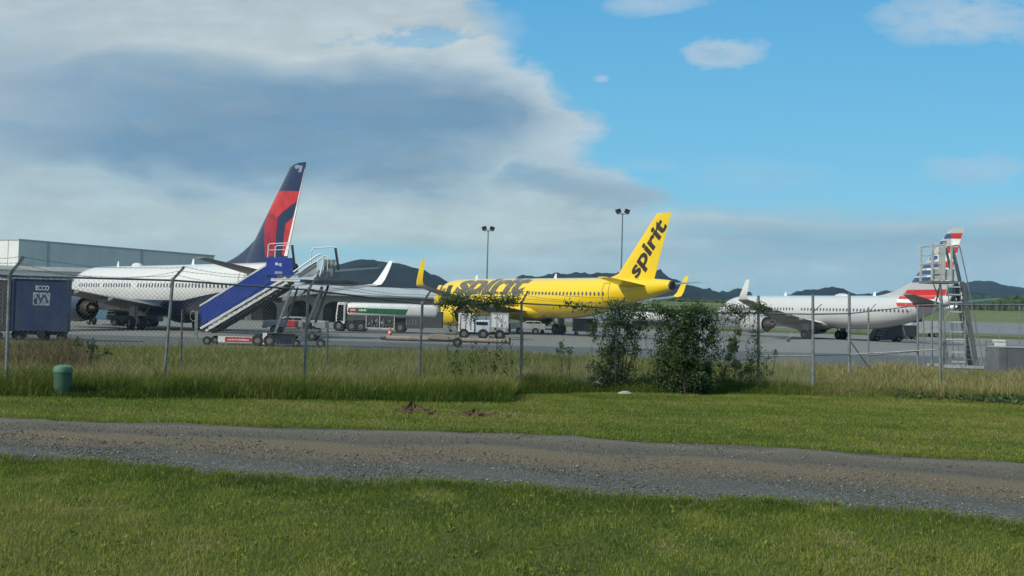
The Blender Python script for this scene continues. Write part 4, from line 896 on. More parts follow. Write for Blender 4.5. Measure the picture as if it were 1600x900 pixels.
MB().prism([L(1414, 521), L(1414, 512), L(1424, 506), L(1436, 503), L(1466, 503), L(1470, 510), L(1470, 521)], 0, 2.2).build('body', 'grey', v, smooth=False, bevel=.08)
a, b_ = L(1428, 498), L(1442, 503.2); MB().span(a[0], b_[0], .3, 1.9, b_[1], a[1]).build('cab', 'glass', v, smooth=False, bevel=.03)
for x_ in (1422, 1462):
    for y_ in (0, 2.2): q = L(x_, 527); wheel(v, (q[0], y_, .42), .42, .3)
g, L = frame_at(1215, 534); v = thing('towbar', 'thin tow bar on the apron beside the silver engine', 'tow bar', g)
MB().tube([P3(L(1190, 529)), P3(L(1228, 531)), P3(L(1240, 523)), P3(L(1236, 519))], .05).build('bar', 'tan', v); q = L(1232, 533); wheel(v, (q[0], 0, .2), .2, .12)
# white tank bodies glimpsed behind the vines
g, L = frame_at(1020, 516); v = thing('white_tanker', 'white tank vehicle glimpsed through the vines right of the yellow tail', 'tanker truck', g)
a, b_ = L(990, 487), L(1060, 505); zc_ = (a[1] + b_[1]) / 2; rr_ = (a[1] - b_[1]) / 2
MB().lathe([(.01, a[0] - .05), (rr_ * .8, a[0]), (rr_, a[0] + .3), (rr_, b_[0] - .3), (rr_ * .8, b_[0]), (.01, b_[0] + .05)], (0, 1.2, zc_), 'X', 24).build('tank', 'white', v)
MB().span(a[0], b_[0], .4, 2, .6, zc_ - rr_ * .9).build('chassis', 'dark', v, smooth=False)
MB().span(a[0] - 1.3, a[0] - .3, .1, 2.3, .6, 2.4).build('cab', 'white', v, smooth=False, bevel=.08)
for x_ in (a[0] - .8, a[0] + .9, b_[0] - .7):
    for y_ in (.2, 2.2): wheel(v, (x_, y_, .45), .45, .3)

# ------------------------------------------------------------------ perimeter fence
posts = [(-245, 412, 614, 6), (15, 430, 615, 6), (270, 437, 614, 16), (482, 452, 613, 8), (660, 474, 612, 6), (815, 473, 612, 1), (963, 481, 612, 2), (1085, 488, 612, 1), (1185, 488, 611, 0), (1270, 490, 615, -1)]
# lean: how far the top sits right of the foot in the photo
fen = thing('chain_link_fence', 'chain link perimeter fence with angled barbed wire arms, overgrown by vines', 'fence', (0, 0, 0))
tops = []; bases = []
for i, (px, pt, pb, ln) in enumerate(posts):
    g = gz(px - ln, pb); tp = at(px, pt, g.y); bases.append(g); tops.append(tp)
PR = .036
arm_px = {0: (26, -28), 1: (22, -29), 2: (18, -20), 3: (16, -23), 4: (13, -20), 5: (10, -18), 6: (14, -16), 7: (11, -14), 8: (9, -13)}
armtips = {}
for i, (g, tp) in enumerate(zip(bases, tops)):
    g = g - Vector((0, 0, .1))
    big = i >= 7
    if i == 8: tp = at(1185, 462, g.y)
    if i == 9: tp = at(1270, 460, g.y)
    po = MB().cyl(g, tp, PR * (1.25 if big else 1), PR * (1.25 if big else 1), 10).build('post', 'galv', fen)
    if not big: MB().lathe([(PR * 1.25, -.03), (PR * 1.25, .03), (PR * .6, .05), (.001, .055)], tp, 'Z', 10).build('cap', 'galv', po)
    if i in arm_px:
        ax, ay = arm_px[i]; q = at(posts[i][0] + ax, posts[i][1] + ay, g.y - .05); t0_ = at(posts[i][0], posts[i][1], g.y)
        MB().beam(t0_, q, .03, .05).build('barb_arm', 'dark_galv', po, smooth=False); armtips[i] = (t0_, q)
for i in range(9):
    a = at(posts[i][0], posts[i][1] + 1, bases[i].y); b_ = at(posts[i + 1][0], posts[i + 1][1] + 1, bases[i + 1].y)
    MB().cyl(a, b_, .022, .022, 8).build('top_rail', 'dark_galv', fen)
    # woven mesh of the bay
    ga, gb = bases[i] + Vector((0, 0, .05)), bases[i + 1] + Vector((0, 0, .05)); Wd = (gb - ga).length; Hh = ((a - ga).length + (b_ - gb).length) / 2
    sp = .098; mb = MB(); k = -Hh
    def bp(u, v): lo = ga.lerp(gb, u / Wd); hi = a.lerp(b_, u / Wd); return lo.lerp(hi, v / Hh)
    while k < Wd:
        for sgn in (1, -1):
            u0, u1 = max(0, k), min(Wd, k + Hh)
            if u1 - u0 > .05:
                v0, v1 = (u0 - k, u1 - k) if sgn == 1 else (Hh - (u0 - k), Hh - (u1 - k))
                mb.cyl(bp(u0, v0) + Vector((0, .003 * sgn, 0)), bp(u1, v1) + Vector((0, .003 * sgn, 0)), .0027, None, 3, False)
        k += sp
    mb.build('chain_link_mesh', 'galv', fen, smooth=False, fix=False)
mb = MB()
for frac in (.35, .65, 1.0):
    for i in range(8):
        if i in armtips and i + 1 in armtips:
            a = armtips[i][0].lerp(armtips[i][1], frac); b_ = armtips[i + 1][0].lerp(armtips[i + 1][1], frac); n = 10
            sag = {0: .10, 1: .16, 2: .10}.get(i, .07) * (1 + .5 * math.sin(i * 3 + frac * 7))
            pts = [a.lerp(b_, t / n) - Vector((0, 0, sag * 4 * (t / n) * (1 - t / n) + random.uniform(-.015, .015))) for t in range(n + 1)]
            mb.tube(pts, .005, 4)
            for t in range(n * 3):
                q = a.lerp(b_, (t + .5) / n / 3) - Vector((0, 0, sag * 4 * ((t + .5) / n / 3) * (1 - (t + .5) / n / 3))); mb.cyl(q + Vector((-.02, 0, -.02)), q + Vector((.02, 0, .02)), .003, None, 3, False)
mb.build('barbed_wire', 'dark_galv', fen, smooth=False, fix=False)
# heavier gate line on the right
gt = thing('vehicle_gate', 'tall steel pipe gate line with cross braces, in front of the maintenance stand', 'gate', (0, 0, 0))
gp = [(1327, 458, 597, .055), (1357, 480, 590, .035), (1434, 476, 578, .05), (1443, 480, 576, .03), (1469, 474, 606, .05), (1593, 478, 575, .03)]
gd = {}
for px, pt, pb, r_ in gp:
    g = gz(px, pb); tp = at(px, pt, g.y); gd[px] = g; MB().cyl(g - Vector((0, 0, .1)), tp, r_, r_, 10).build('post', 'galv', gt)
D1, D2, D3 = bases[9].y, gd[1327].y, gd[1469].y
def gbar(p, Ya, q, Yb, r_=.025, nm='rail'): MB().cyl(at(*p, Ya), at(*q, Yb), r_, None, 8).build(nm, 'galv', gt)
gbar((1270, 491), D1, (1327, 490), D2); gbar((1327, 490), D2, (1390, 483), gd[1434].y); gbar((1390, 483), gd[1434].y, (1434, 477), gd[1434].y); gbar((1434, 477), gd[1434].y, (1469, 476), D3); gbar((1469, 476), D3, (1660, 476), D3)
gbar((1270, 555), D1, (1327, 554), D2, .02); gbar((1327, 554), D2, (1466, 546), D3, .022); gbar((1185, 556), bases[8].y, (1270, 556), D1, .018)
gbar((1383, 578), gd[1434].y, (1425, 546), gd[1434].y, .02, 'brace'); gbar((1330, 535), D2, (1356, 572), gd[1357].y, .02, 'brace'); gbar((1357, 556), gd[1357].y, (1434, 549), gd[1434].y, .018, 'brace')
gbar((1270, 488), D1, (1284, 475), D1, .018, 'barb_arm'); gbar((1357, 488), gd[1357].y, (1368, 475), gd[1357].y, .02, 'barb_arm')
for px_ in (1524, 1562): 
    g = gz(px_, 566); MB().cyl(g, at(px_, 492, g.y), .03).build('post', 'galv', gt)
# mesh infill of the gate's right panel
ga, gb, ta, tb_ = gd[1469], gz(1660, 606), at(1469, 476, D3), at(1660, 476, D3); mb = MB(); Wd = (gb - ga).length; Hh = (ta - ga).length; k = -Hh
while k < Wd:
    for sgn in (1, -1):
        u0, u1 = max(0, k), min(Wd, k + Hh)
        if u1 - u0 > .05:
            v0, v1 = (u0 - k, u1 - k) if sgn == 1 else (Hh - (u0 - k), Hh - (u1 - k))
            f_ = lambda u, v: ga.lerp(gb, u / Wd).lerp(ta.lerp(tb_, u / Wd), v / Hh); mb.cyl(f_(u0, v0), f_(u1, v1), .0016, None, 3, False)
    k += .13
mb.build('chain_link_mesh', 'galv', gt, smooth=False, fix=False)
# old low fence behind
lf = thing('low_wire_fence', 'low rusty wire fence with thin posts, beyond the perimeter fence', 'fence', (0, 0, 0))
lp = [(282, 484, 585), (511, 508, 588), (815.5, 522, 592)]; pg = []
for px, pt, pb in lp:
    g = gz(px, pb); pg.append((g, at(px, pt, g.y))); MB().cyl(g - Vector((0, 0, .1)), at(px + (3 if px < 300 else 1), pt, g.y), .03, None, 8).build('post', mat('rusty_post', (.10, .095, .08), .8), lf)
for q0_, q1_ in ((0, 1), (1, 2)):
    MB().cyl(pg[q0_][1].lerp(pg[q0_][0], .06 if q0_ else .3), pg[q1_][1].lerp(pg[q1_][0], .08), .008, None, 6).build('wire', 'dark_galv', lf)

# ------------------------------------------------------------------ vegetation
def veg_mat(name, stops, trans=.25, rough=.7):
    m = bpy.data.materials.new(name); m.use_nodes = True; nt = m.node_tree; b = nt.nodes['Principled BSDF']; b.inputs['Roughness'].default_value = rough; b.inputs['Specular IOR Level'].default_value = .2
    at_ = nt.nodes.new('ShaderNodeAttribute'); at_.attribute_name = 'tint'
    c = ramp(nt, N(nt, at_.outputs['Fac']), stops)
    nt.links.new(c, b.inputs['Base Color']); tr = nt.nodes.new('ShaderNodeBsdfTranslucent'); nt.links.new(c, tr.inputs[0])
    mx = nt.nodes.new('ShaderNodeMixShader'); mx.inputs[0].default_value = trans; o = nt.nodes['Material Output']
    nt.links.new(b.outputs[0], mx.inputs[1]); nt.links.new(tr.outputs[0], mx.inputs[2]); nt.links.new(mx.outputs[0], o.inputs['Surface']); return m
def np_mesh(name, co, faces_n, loops, tint, m, parent=None):
    me = bpy.data.meshes.new(name); nv, nf = len(co), len(faces_n)
    me.vertices.add(nv); me.vertices.foreach_set('co', co.astype(np.float32).ravel()); me.loops.add(len(loops)); me.loops.foreach_set('vertex_index', loops.astype(np.int32))
    me.polygons.add(nf); me.polygons.foreach_set('loop_start', np.concatenate([[0], np.cumsum(faces_n)[:-1]]).astype(np.int32)); me.update(calc_edges=True)
    a = me.attributes.new('tint', 'FLOAT', 'POINT'); a.data.foreach_set('value', tint.astype(np.float32)); me.materials.append(m)
    o = bpy.data.objects.new(name, me); COL.objects.link(o)
    if parent: o.parent = parent
    return o
def blades(name, X_, Y_, hgt, wid, lean, tint, m, zoff=0):
    n = len(X_); Z_ = zg(X_, Y_) + zoff; az = rng.uniform(0, 2 * np.pi, n); la = rng.uniform(0, 2 * np.pi, n)
    wx, wy = np.cos(az) * wid / 2, np.sin(az) * wid / 2; lx, ly = np.cos(la) * lean * hgt, np.sin(la) * lean * hgt
    v = np.zeros((n, 5, 3)); 
    v[:, 0] = np.stack([X_ - wx, Y_ - wy, Z_], -1); v[:, 1] = np.stack([X_ + wx, Y_ + wy, Z_], -1)
    mx_, my_, mz_ = X_ + lx * .35, Y_ + ly * .35, Z_ + hgt * .6
    v[:, 2] = np.stack([mx_ + wx * .75, my_ + wy * .75, mz_], -1); v[:, 3] = np.stack([mx_ - wx * .75, my_ - wy * .75, mz_], -1)
    v[:, 4] = np.stack([X_ + lx, Y_ + ly, Z_ + hgt * np.sqrt(np.clip(1 - lean ** 2 * .5, .3, 1))], -1)
    base = (np.arange(n) * 5)[:, None]; loops = np.concatenate([base + np.array([[0, 1, 2, 3]]), base + np.array([[3, 2, 4]])], 1).ravel()
    return np_mesh(name, v.reshape(-1, 3), np.tile([4, 3], n), loops, np.repeat(tint, 5), m)
def fnoise(x, y, s, seed=0):      # cheap smooth noise
    r = np.random.default_rng(seed); out = 0
    for k in range(6):
        a = r.uniform(0, 2 * np.pi); f = s * r.uniform(.6, 1.9); out = out + np.sin((x * np.cos(a) + y * np.sin(a)) * f + r.uniform(0, 6.28))
    return out / 6
lawn_m = veg_mat('lawn_grass', [(0, (.07, .115, .014)), (.3, (.15, .21, .026)), (.55, (.23, .26, .045)), (.75, (.30, .27, .085)), (1, (.40, .33, .16))], .42)
FEx, FEy = xr, FE; NEx, NEy = xr, NE
# near lawn
def sample(n, y0, y1, margin=1.5):
    Y_ = np.sqrt(rng.uniform(y0 ** 2, y1 ** 2, n)); X_ = rng.uniform(-1, 1, n) * (Y_ * .62 + margin); return X_, Y_
X_, Y_ = sample(420000, 6.0, 17.5)
k = Y_ < np.interp(X_, NEx, NEy) + rng.normal(0, .10, len(X_)) - .02; X_, Y_ = X_[k], Y_[k]
p1_ = fnoise(X_, Y_, 1.1, 3); p2_ = fnoise(X_, Y_, 4.0, 4)
edge_d = np.interp(X_, NEx, NEy) - Y_
p3_ = fnoise(X_, Y_ * 1.6, .55, 33); bare = np.clip(fnoise(X_, Y_, 2.2, 41) - .32, 0, 1) * 2.2
t = .28 + .22 * p1_ + .28 * p2_ + .30 * p3_ + rng.normal(0, .13, len(X_)) + .25 * np.clip((edge_d - 2.5) / 3, 0, 1) * (.6 + p1_) + bare * .5 - .22 * np.exp(-np.clip(edge_d, 0, 9) / 1.2); t = np.where(rng.random(len(X_)) < .06, .95, t)
hh_ = (.024 + .026 * rng.random(len(X_)) + .035 * np.clip(p2_ + .1, 0, 1) + .02 * np.clip(p1_, 0, 1) + .04 * np.exp(-np.clip(edge_d, 0, 9) / .6)) * (1 - .6 * np.clip(bare, 0, 1)) * np.where(rng.random(len(X_)) < .03, 1.8, 1)
tag(blades('lawn', X_, Y_, hh_, .0045 + .0035 * rng.random(len(X_)), rng.uniform(.1, 1.1, len(X_)), np.clip(t, 0, 1), lawn_m), kind='stuff')
# mown verge beyond the road
def tall_edge(x): return np.interp(x, TEx, TEy)
te_px = [(-200, 619), (0, 619), (150, 622), (400, 624), (600, 627), (800, 629), (806, 616), (950, 613), (1200, 616), (1420, 622), (1600, 630), (1750, 632)]
te_g = [gz(*p) for p in te_px]; TEx = [p.x for p in te_g]; TEy = [p.y for p in te_g]
X_, Y_ = sample(460000, 14, 36, 2)
k = (Y_ > np.interp(X_, FEx, FEy) + rng.normal(0, .12, len(X_))) & (Y_ < tall_edge(X_) + .6); X_, Y_ = X_[k], Y_[k]
p1_ = fnoise(X_, Y_ * 2, .8, 5); p2_ = fnoise(X_, Y_ * 2.5, 2.6, 6); ed = Y_ - np.interp(X_, FEx, FEy)
t = .42 + .24 * p1_ + .24 * p2_ + .22 * fnoise(X_, Y_ * 3, .4, 55) + rng.normal(0, .12, len(X_)) - .25 * np.exp(-ed / .3)
t = np.where(rng.random(len(X_)) < .03, .9, t)
hh_ = .03 + .03 * rng.random(len(X_)) + .02 * np.clip(p2_, 0, 1) + .04 * np.exp(-np.clip(ed, 0, 9) / .25)
tag(blades('verge_grass', X_, Y_, hh_, .008 + .007 * rng.random(len(X_)), rng.uniform(.1, 1.0, len(X_)), np.clip(t, 0, 1), lawn_m), kind='stuff')
n = 34000; u_ = rng.random(n); X_ = rng.uniform(-14, 14, n); v_ = np.where(rng.random(n) < .6, rng.beta(1.2, 4, n), rng.random(n)); Y_ = np.interp(X_, NEx, NEy) * (1 - v_) + np.interp(X_, FEx, FEy) * v_
k = np.abs(X_) < Y_ * .49 + 1; X_, Y_ = X_[k], Y_[k]; n = len(X_); sz = rng.gamma(2.0, .0028, n) + .005; Z_ = zg(X_, Y_) + .045
oc = np.array([[1, 0, 0], [0, 1, 0], [-1, 0, 0], [0, -1, 0], [0, 0, .8], [0, 0, -.6]]); v = np.stack([X_, Y_, Z_], -1)[:, None] + oc[None] * sz[:, None, None] * rng.uniform(.6, 1.3, (n, 6, 1))
tri = np.array([[0, 1, 4], [1, 2, 4], [2, 3, 4], [3, 0, 4], [1, 0, 5], [2, 1, 5], [3, 2, 5], [0, 3, 5]]); loops = ((np.arange(n) * 6)[:, None, None] + tri[None]).ravel()
stone_m = veg_mat('gravel_stone', [(0, (.06, .06, .05)), (.5, (.12, .115, .10)), (.85, (.18, .175, .15)), (1, (.30, .29, .26))], 0, .9)
tag(np_mesh('loose_gravel', v.reshape(-1, 3), np.full(8 * n, 3), loops, np.repeat(rng.random(n) ** 1.3, 6), stone_m), kind='stuff')
# weedy tufts creeping over both edges of the road
n = 26000; sd_ = rng.random(n) < .5; cx_ = rng.uniform(-14, 14, 420); X_ = cx_[rng.integers(0, 420, n)] + rng.normal(0, .07, n); Y_ = np.where(sd_, np.interp(X_, NEx, NEy) + np.abs(rng.normal(0, .13, n)), np.interp(X_, FEx, FEy) - np.abs(rng.normal(0, .13, n)))
tag(blades('road_edge_grass', X_, Y_, .03 + .05 * rng.random(n), .006 + .004 * rng.random(n), rng.uniform(.2, 1.1, n), np.clip(.35 + .3 * rng.normal(0, 1, n) * .5, 0, 1), lawn_m, .03), kind='stuff')
# tall grass along and behind the fence
tall_m = veg_mat('tall_grass', [(0, (.04, .085, .010)), (.25, (.075, .13, .016)), (.5, (.17, .20, .04)), (.7, (.27, .25, .085)), (1, (.42, .34, .19))], .45)
fxp = [p.x for p in bases]; fyp = [p.y for p in bases]
n = 190000; X_ = rng.uniform(-20, 26, n); te = tall_edge(X_); d_ = rng.exponential(1.4, n); Y_ = te + np.minimum(d_, 9) + rng.normal(0, .15, n) - .45 * np.clip(fnoise(X_, X_ * 0, 3.1, 77) + .2, 0, 1) * rng.random(n)
k = np.abs(X_) < Y_ * .62 + 1.5; X_, Y_, d_ = X_[k], Y_[k], d_[k]
right = sm((X_ - 4) / 6); left = 1 - right
pn = fnoise(X_, Y_, 1.6, 8); pn2 = fnoise(X_, Y_, 5, 12)
pn3 = fnoise(X_, Y_, 2.7, 19)
hh_ = (.34 + .14 * left) * (1 + .45 * pn + .3 * pn2 + .35 * pn3) * rng.uniform(.4, 1.2, len(X_)) * np.clip(.3 + d_ * .9, 0, 1); hh_ = hh_ * np.where(rng.random(len(X_)) < .02, 1.6, 1)
t = .20 + .25 * left * np.clip(d_ / 2.5, 0, 1) + .30 * np.clip(d_ / 3, 0, 1) + .2 * pn + .15 * pn3 + rng.normal(0, .13, len(X_)) + .36 * sm((X_ - 8) / 3)
tag(blades('tall_grass', X_, Y_, np.clip(hh_, .06, .8), .009 + .008 * rng.random(len(X_)), rng.uniform(.1, .9, len(X_)), np.clip(t, 0, 1), tall_m), kind='stuff')
n = 280000; Y_ = np.sqrt(rng.uniform(24 ** 2, 61 ** 2, n)); X_ = rng.uniform(-1, 1, n) * (Y_ * .60 + 2)
ae = np.interp(X_, xa, edge); k = (Y_ > tall_edge(X_) + .5) & (Y_ < ae + rng.normal(-.3, .35, n)); X_, Y_ = X_[k], Y_[k]
pn = fnoise(X_, Y_ * .6, .9, 9); pn2 = fnoise(X_, Y_, 3.5, 13)
hh_ = (.32 + .20 * pn + .16 * pn2) * rng.uniform(.4, 1.4, len(X_)) * np.clip((np.interp(X_, xa, edge) - Y_) / 5 + .35, .35, 1) * np.where(rng.random(len(X_)) < .03, 1.7, 1) * (1 + .25 * sm((X_ - 9) / 5))
t = .50 + .24 * pn + .2 * pn2 + rng.normal(0, .15, len(X_)) + .22 * sm((X_ - 9) / 5)
tag(blades('tall_grass', X_, Y_, np.clip(hh_, .05, .9), .018 + .014 * rng.random(len(X_)), rng.uniform(.1, .8, len(X_)), np.clip(t, 0, 1), tall_m), kind='stuff')

# leaves: each a folded kite of two triangles
leaf_m = veg_mat('vine_leaf', [(0, (.028, .052, .022)), (.4, (.055, .095, .032)), (.75, (.10, .15, .05)), (1, (.18, .22, .09))], .45, .45)
def leaves(name, pts, size, parent, m=leaf_m, bright=0):
    n = len(pts); P = np.asarray(pts, float); d = rng.normal(0, 1, (n, 3)); d[:, 2] -= .3; d /= np.linalg.norm(d, axis=1)[:, None]
    s_ = np.cross(d, rng.normal(0, 1, (n, 3))); s_ /= np.linalg.norm(s_, axis=1)[:, None]; nn = np.cross(d, s_)
    L_ = size * rng.uniform(.5, 1.4, n)[:, None]
    v = np.stack([P, P + d * L_ * .5 + s_ * L_ * .42 + nn * L_ * .12, P + d * L_, P + d * L_ * .5 - s_ * L_ * .42 + nn * L_ * .12], 1)
    base = (np.arange(n) * 4)[:, None]; loops = np.concatenate([base + np.array([[0, 1, 2]]), base + np.array([[0, 2, 3]])], 1).ravel()
    t = np.clip(rng.beta(2, 3, n) + bright, 0, 1)
    return np_mesh(name, v.reshape(-1, 3), np.full(2 * n, 3), loops, np.repeat(t, 4), m, parent)
def bush(name, label, cat, px0, px1, ytop, ybase, n, dens_low=0, Yoff=-.2, clumps=14, size=.09, group=None, stems=6, depth=.5, rs=1):
    cx = (px0 + px1) / 2; g = gz(cx, ybase); Yd = g.y + Yoff; rt = thing(name, label, cat, (g.x, Yd, g.z), 0, group); k_ = F / Yd
    Wm = (px1 - px0) / k_; Hm = at(cx, ytop, Yd).z - g.z
    r = random.Random(int(px0 * 7 + ytop)); pts = []; cl = []
    for i in range(clumps):
        h = Hm * (r.random() ** (1 + dens_low)); cl.append((r.uniform(-.5, .5) * Wm * (.75 + .25 * math.sin(i)), r.uniform(-depth, depth) * .8, h * .92, r.uniform(.12, .27) * min(Wm, Hm) * .9 * rs))
    mb = MB()
    for i in range(stems):
        c = cl[i % len(cl)]; x0_ = c[0] * .35; y0_ = c[1] * .3
        pp = [Vector((x0_, y0_, -.05)), Vector((lerp(x0_, c[0], .3) + r.uniform(-.05, .05), y0_, c[2] * .4)), Vector((lerp(x0_, c[0], .7) + r.uniform(-.08, .08), c[1] * .7, c[2] * .75)), Vector((c[0], c[1], c[2]))]
        for j in range(3): mb.cyl(pp[j], pp[j + 1], .02 - .005 * j, .016 - .005 * j, 5)
    mb.build('stem', 'bark', rt)
    w_ = np.array([c[3] ** 1.6 for c in cl]); w_ /= w_.sum()
    idx = rng.choice(len(cl), n, p=w_); C_ = np.array(cl)[idx]; dd = rng.normal(0, 1, (n, 3)); dd /= np.linalg.norm(dd, axis=1)[:, None]; rr = rng.random(n) ** .6
    P = C_[:, :3] + dd * (C_[:, 3:4] * rr[:, None]) * np.array([1.1, .9, 1.25]); P[:, 2] = np.maximum(P[:, 2], .02)
    leaves('foliage', P, size, rt); return rt
VG = 'vine bushes growing on the fence'
bush('vine_bush', 'leafy vine bush around the fence post just right of the yellow tail base', 'bush', 918, 1012, 476, 610, 5200, -.1, clumps=70, group=VG, rs=.5, size=.06, stems=16)
bush('vine_bush', 'largest and darkest vine bush, spilling over the fence to the right of the yellow tail', 'bush', 1022, 1118, 472, 614, 11500, .05, clumps=95, size=.065, group=VG, depth=.5, rs=.5, stems=24)
bush('vine_bush', 'dense low dark mass of vine leaves at the foot of the largest vine bush', 'bush', 1035, 1112, 548, 615, 2600, .4, clumps=20, size=.075, Yoff=-.45)
bush('shrub', 'narrow upright shrub between the dark vine bush and the tall gate post', 'shrub', 1133, 1168, 522, 606, 1300, .1, clumps=9, size=.08)
bush('shrub', 'thin twiggy shrub in the tall grass below the yellow airliner\'s belly', 'shrub', 868, 900, 530, 605, 230, -.2, clumps=8, size=.07)
bush('shrub', 'sparse wispy weed left of the doubled fence post', 'shrub', 748, 790, 545, 600, 160, -.3, clumps=8, size=.06)
bush('shrub', 'small leafy weed just right of the tall post by the silver nose', 'shrub', 1190, 1214, 540, 600, 260, -.2, clumps=7, size=.06)
bush('shrub', 'small round tree top seen past the gate posts, behind the rear stairs', 'shrub', 1420, 1462, 474, 530, 1500, -.6, clumps=12, size=.22, Yoff=30)
bush('shrub', 'brown and green weeds at the foot of the blue container', 'shrub', 30, 100, 530, 585, 600, .1, clumps=12, size=.09, Yoff=3)
# brown seeding weeds by the blue container
n = 6000; cc_ = [gz(px, py) for px, py in zip(rng.uniform(-40, 125, 90), rng.uniform(548, 590, 90))]; ii = rng.integers(0, 90, n)
X_ = np.array([c.x for c in cc_])[ii] + rng.normal(0, .25, n); Y_ = np.array([c.y for c in cc_])[ii] + rng.normal(0, .3, n)
weed_m = veg_mat('seeding_weeds', [(0, (.05, .05, .02)), (.4, (.12, .10, .04)), (.7, (.17, .10, .06)), (1, (.26, .20, .11))], .3)
tag(blades('seeding_weeds', X_, Y_, rng.uniform(.25, .85, n), .012 + .012 * rng.random(n), rng.uniform(.1, .6, n), rng.random(n), weed_m), kind='stuff')
# broad leaved weeds in the near lawn and verge
n = 900; X_ = rng.uniform(-1, 1, n); Y_ = rng.uniform(7, 25, n); X_ = X_ * Y_ * .5; k = (Y_ < np.interp(X_, NEx, NEy) - .1) | (Y_ > np.interp(X_, FEx, FEy) + .2); X_, Y_ = X_[k], Y_[k]
P = np.repeat(np.stack([X_, Y_, zg(X_, Y_) + .025], -1), 14, 0); P = P + rng.normal(0, 1, P.shape) * np.array([.055, .055, .010])
weeds = leaves('lawn_weeds', P, .035, None, lawn_m, bright=-.05); tag(weeds, kind='stuff')
# vines draped along the top rail
def drape(label, px0, px1, n, hang, seed, up=.12, size=.085):
    r = np.random.default_rng(seed)
    T = [(p[0], p[1]) for p in posts]; xs_ = [p[0] for p in T]; ys_ = [p[1] for p in T]; ds = [b_.y for b_ in bases]
    rt = thing('climbing_vine', label, 'vine', at((px0 + px1) / 2, np.interp((px0 + px1) / 2, xs_, ys_), np.interp((px0 + px1) / 2, xs_, ds)), 0, 'vines trailing along the fence rail'); o = rt.location.copy()
    pts = []; mb = MB(); nodes = int((px1 - px0) / 7)
    prev = None
    for k in range(nodes + 1):
        px = lerp(px0, px1, k / nodes); q = at(px, np.interp(px, xs_, ys_), np.interp(px, xs_, ds)) + Vector((r.normal(0, .03), r.normal(0, .04), r.normal(.02, .05)))
        if prev is not None: mb.cyl(prev - o, q - o, .008, None, 5)
        prev = q; h_ = hang(px) * r.uniform(.2, 1.1)
        m_ = int(n / nodes * (.35 + 1.3 * r.random()))
        c = q - o
        tl_ = r.random(m_) ** 1.4 * h_; pts += list(np.stack([c.x + r.normal(0, .09, m_) , c.y + r.normal(0, .1, m_), c.z + up * r.random(m_) - tl_ + r.normal(0, .03, m_)], -1))
        if h_ > .3: mb.tube([c, c + Vector((r.normal(0, .04), 0, -h_ * .5)), c + Vector((r.normal(0, .08), 0, -h_))], .006, 4)
    mb.build('stem', 'bark', rt); leaves('foliage', pts, size, rt, bright=.42 if px1 < 960 else .26)
drape('bright vine hanging from the rail in front of the yellow nose and engine', 690, 806, 2600, lambda x: 1.1 if 708 < x < 742 else .3, 21, .2, .055)
drape('short spray of vine on the rail below the yellow rear body', 880, 925, 120, lambda x: .7 if x > 905 else .15, 22)
drape('long vine covering the rail right of the yellow tail cone', 955, 1200, 4600, lambda x: .8 if x < 1125 else .35, 23, .25, .055)
# thin vine twining through the mesh between the bushes
def twine(label, px0, px1, ytop, ybot, strands, seed, lpm=34):
    r = np.random.default_rng(seed); xs_ = [p[0] for p in posts]; ds = [b_.y for b_ in bases]
    rt = thing('climbing_vine', label, 'vine', at((px0 + px1) / 2, ybot, np.interp((px0 + px1) / 2, xs_, ds)), 0, 'vines trailing along the fence rail'); o = rt.location.copy(); pts = []; mb = MB()
    for k in range(strands):
        px = r.uniform(px0, px1); py = ybot; prev = None; yt = ytop + (ybot - ytop) * r.random() ** 1.5 * .8
        while py > yt:
            q = at(px, py, np.interp(px, xs_, ds) + r.normal(-.04, .03)) - o
            if prev is not None:
                mb.cyl(prev, q, .006, None, 4)
                m_ = r.poisson(lpm * (q - prev).length * (1.3 - .6 * (ybot - py) / (ybot - ytop)))
                for _ in range(m_): c = prev.lerp(q, r.random()); pts.append((c.x + r.normal(0, .05), c.y + r.normal(-.02, .04), c.z + r.normal(0, .05)))
            prev = q; py -= r.uniform(5, 10); px = min(px1, max(px0, px + r.normal(0, 4)))
    mb.build('stem', 'bark', rt); leaves('foliage', pts, .06, rt, bright=.18)
twine('loose vine strands climbing the mesh on both sides of the two vine bushes', 925, 1205, 480, 612, 95, 31)
twine('few thin vine strands on the mesh below the yellow engine', 700, 800, 480, 600, 12, 33, 20)

# creeping ground cover at the right end
cpx = rng.uniform(1380, 1640, 2600); cr = thing('creeper', 'low broad leaved creeper along the foot of the dry grass at the right', 'creeper', gz(1500, 628)); o = cr.location
pts = []
for px in cpx:
    g = gz(px, np.interp(px, [1380, 1600, 1700], [618, 631, 634]) + abs(rng.normal(0, 2.5)) - 3); pts.append((g.x - o.x, g.y - o.y, g.z - o.z + .04 + .12 * rng.random()))
leaves('foliage', pts, .11, cr, bright=.1)
MB().tube([Vector(pts[i]) * 1.0 for i in np.argsort([p[0] for p in pts])[::120]], .01, 5).build('stem', 'bark', cr)
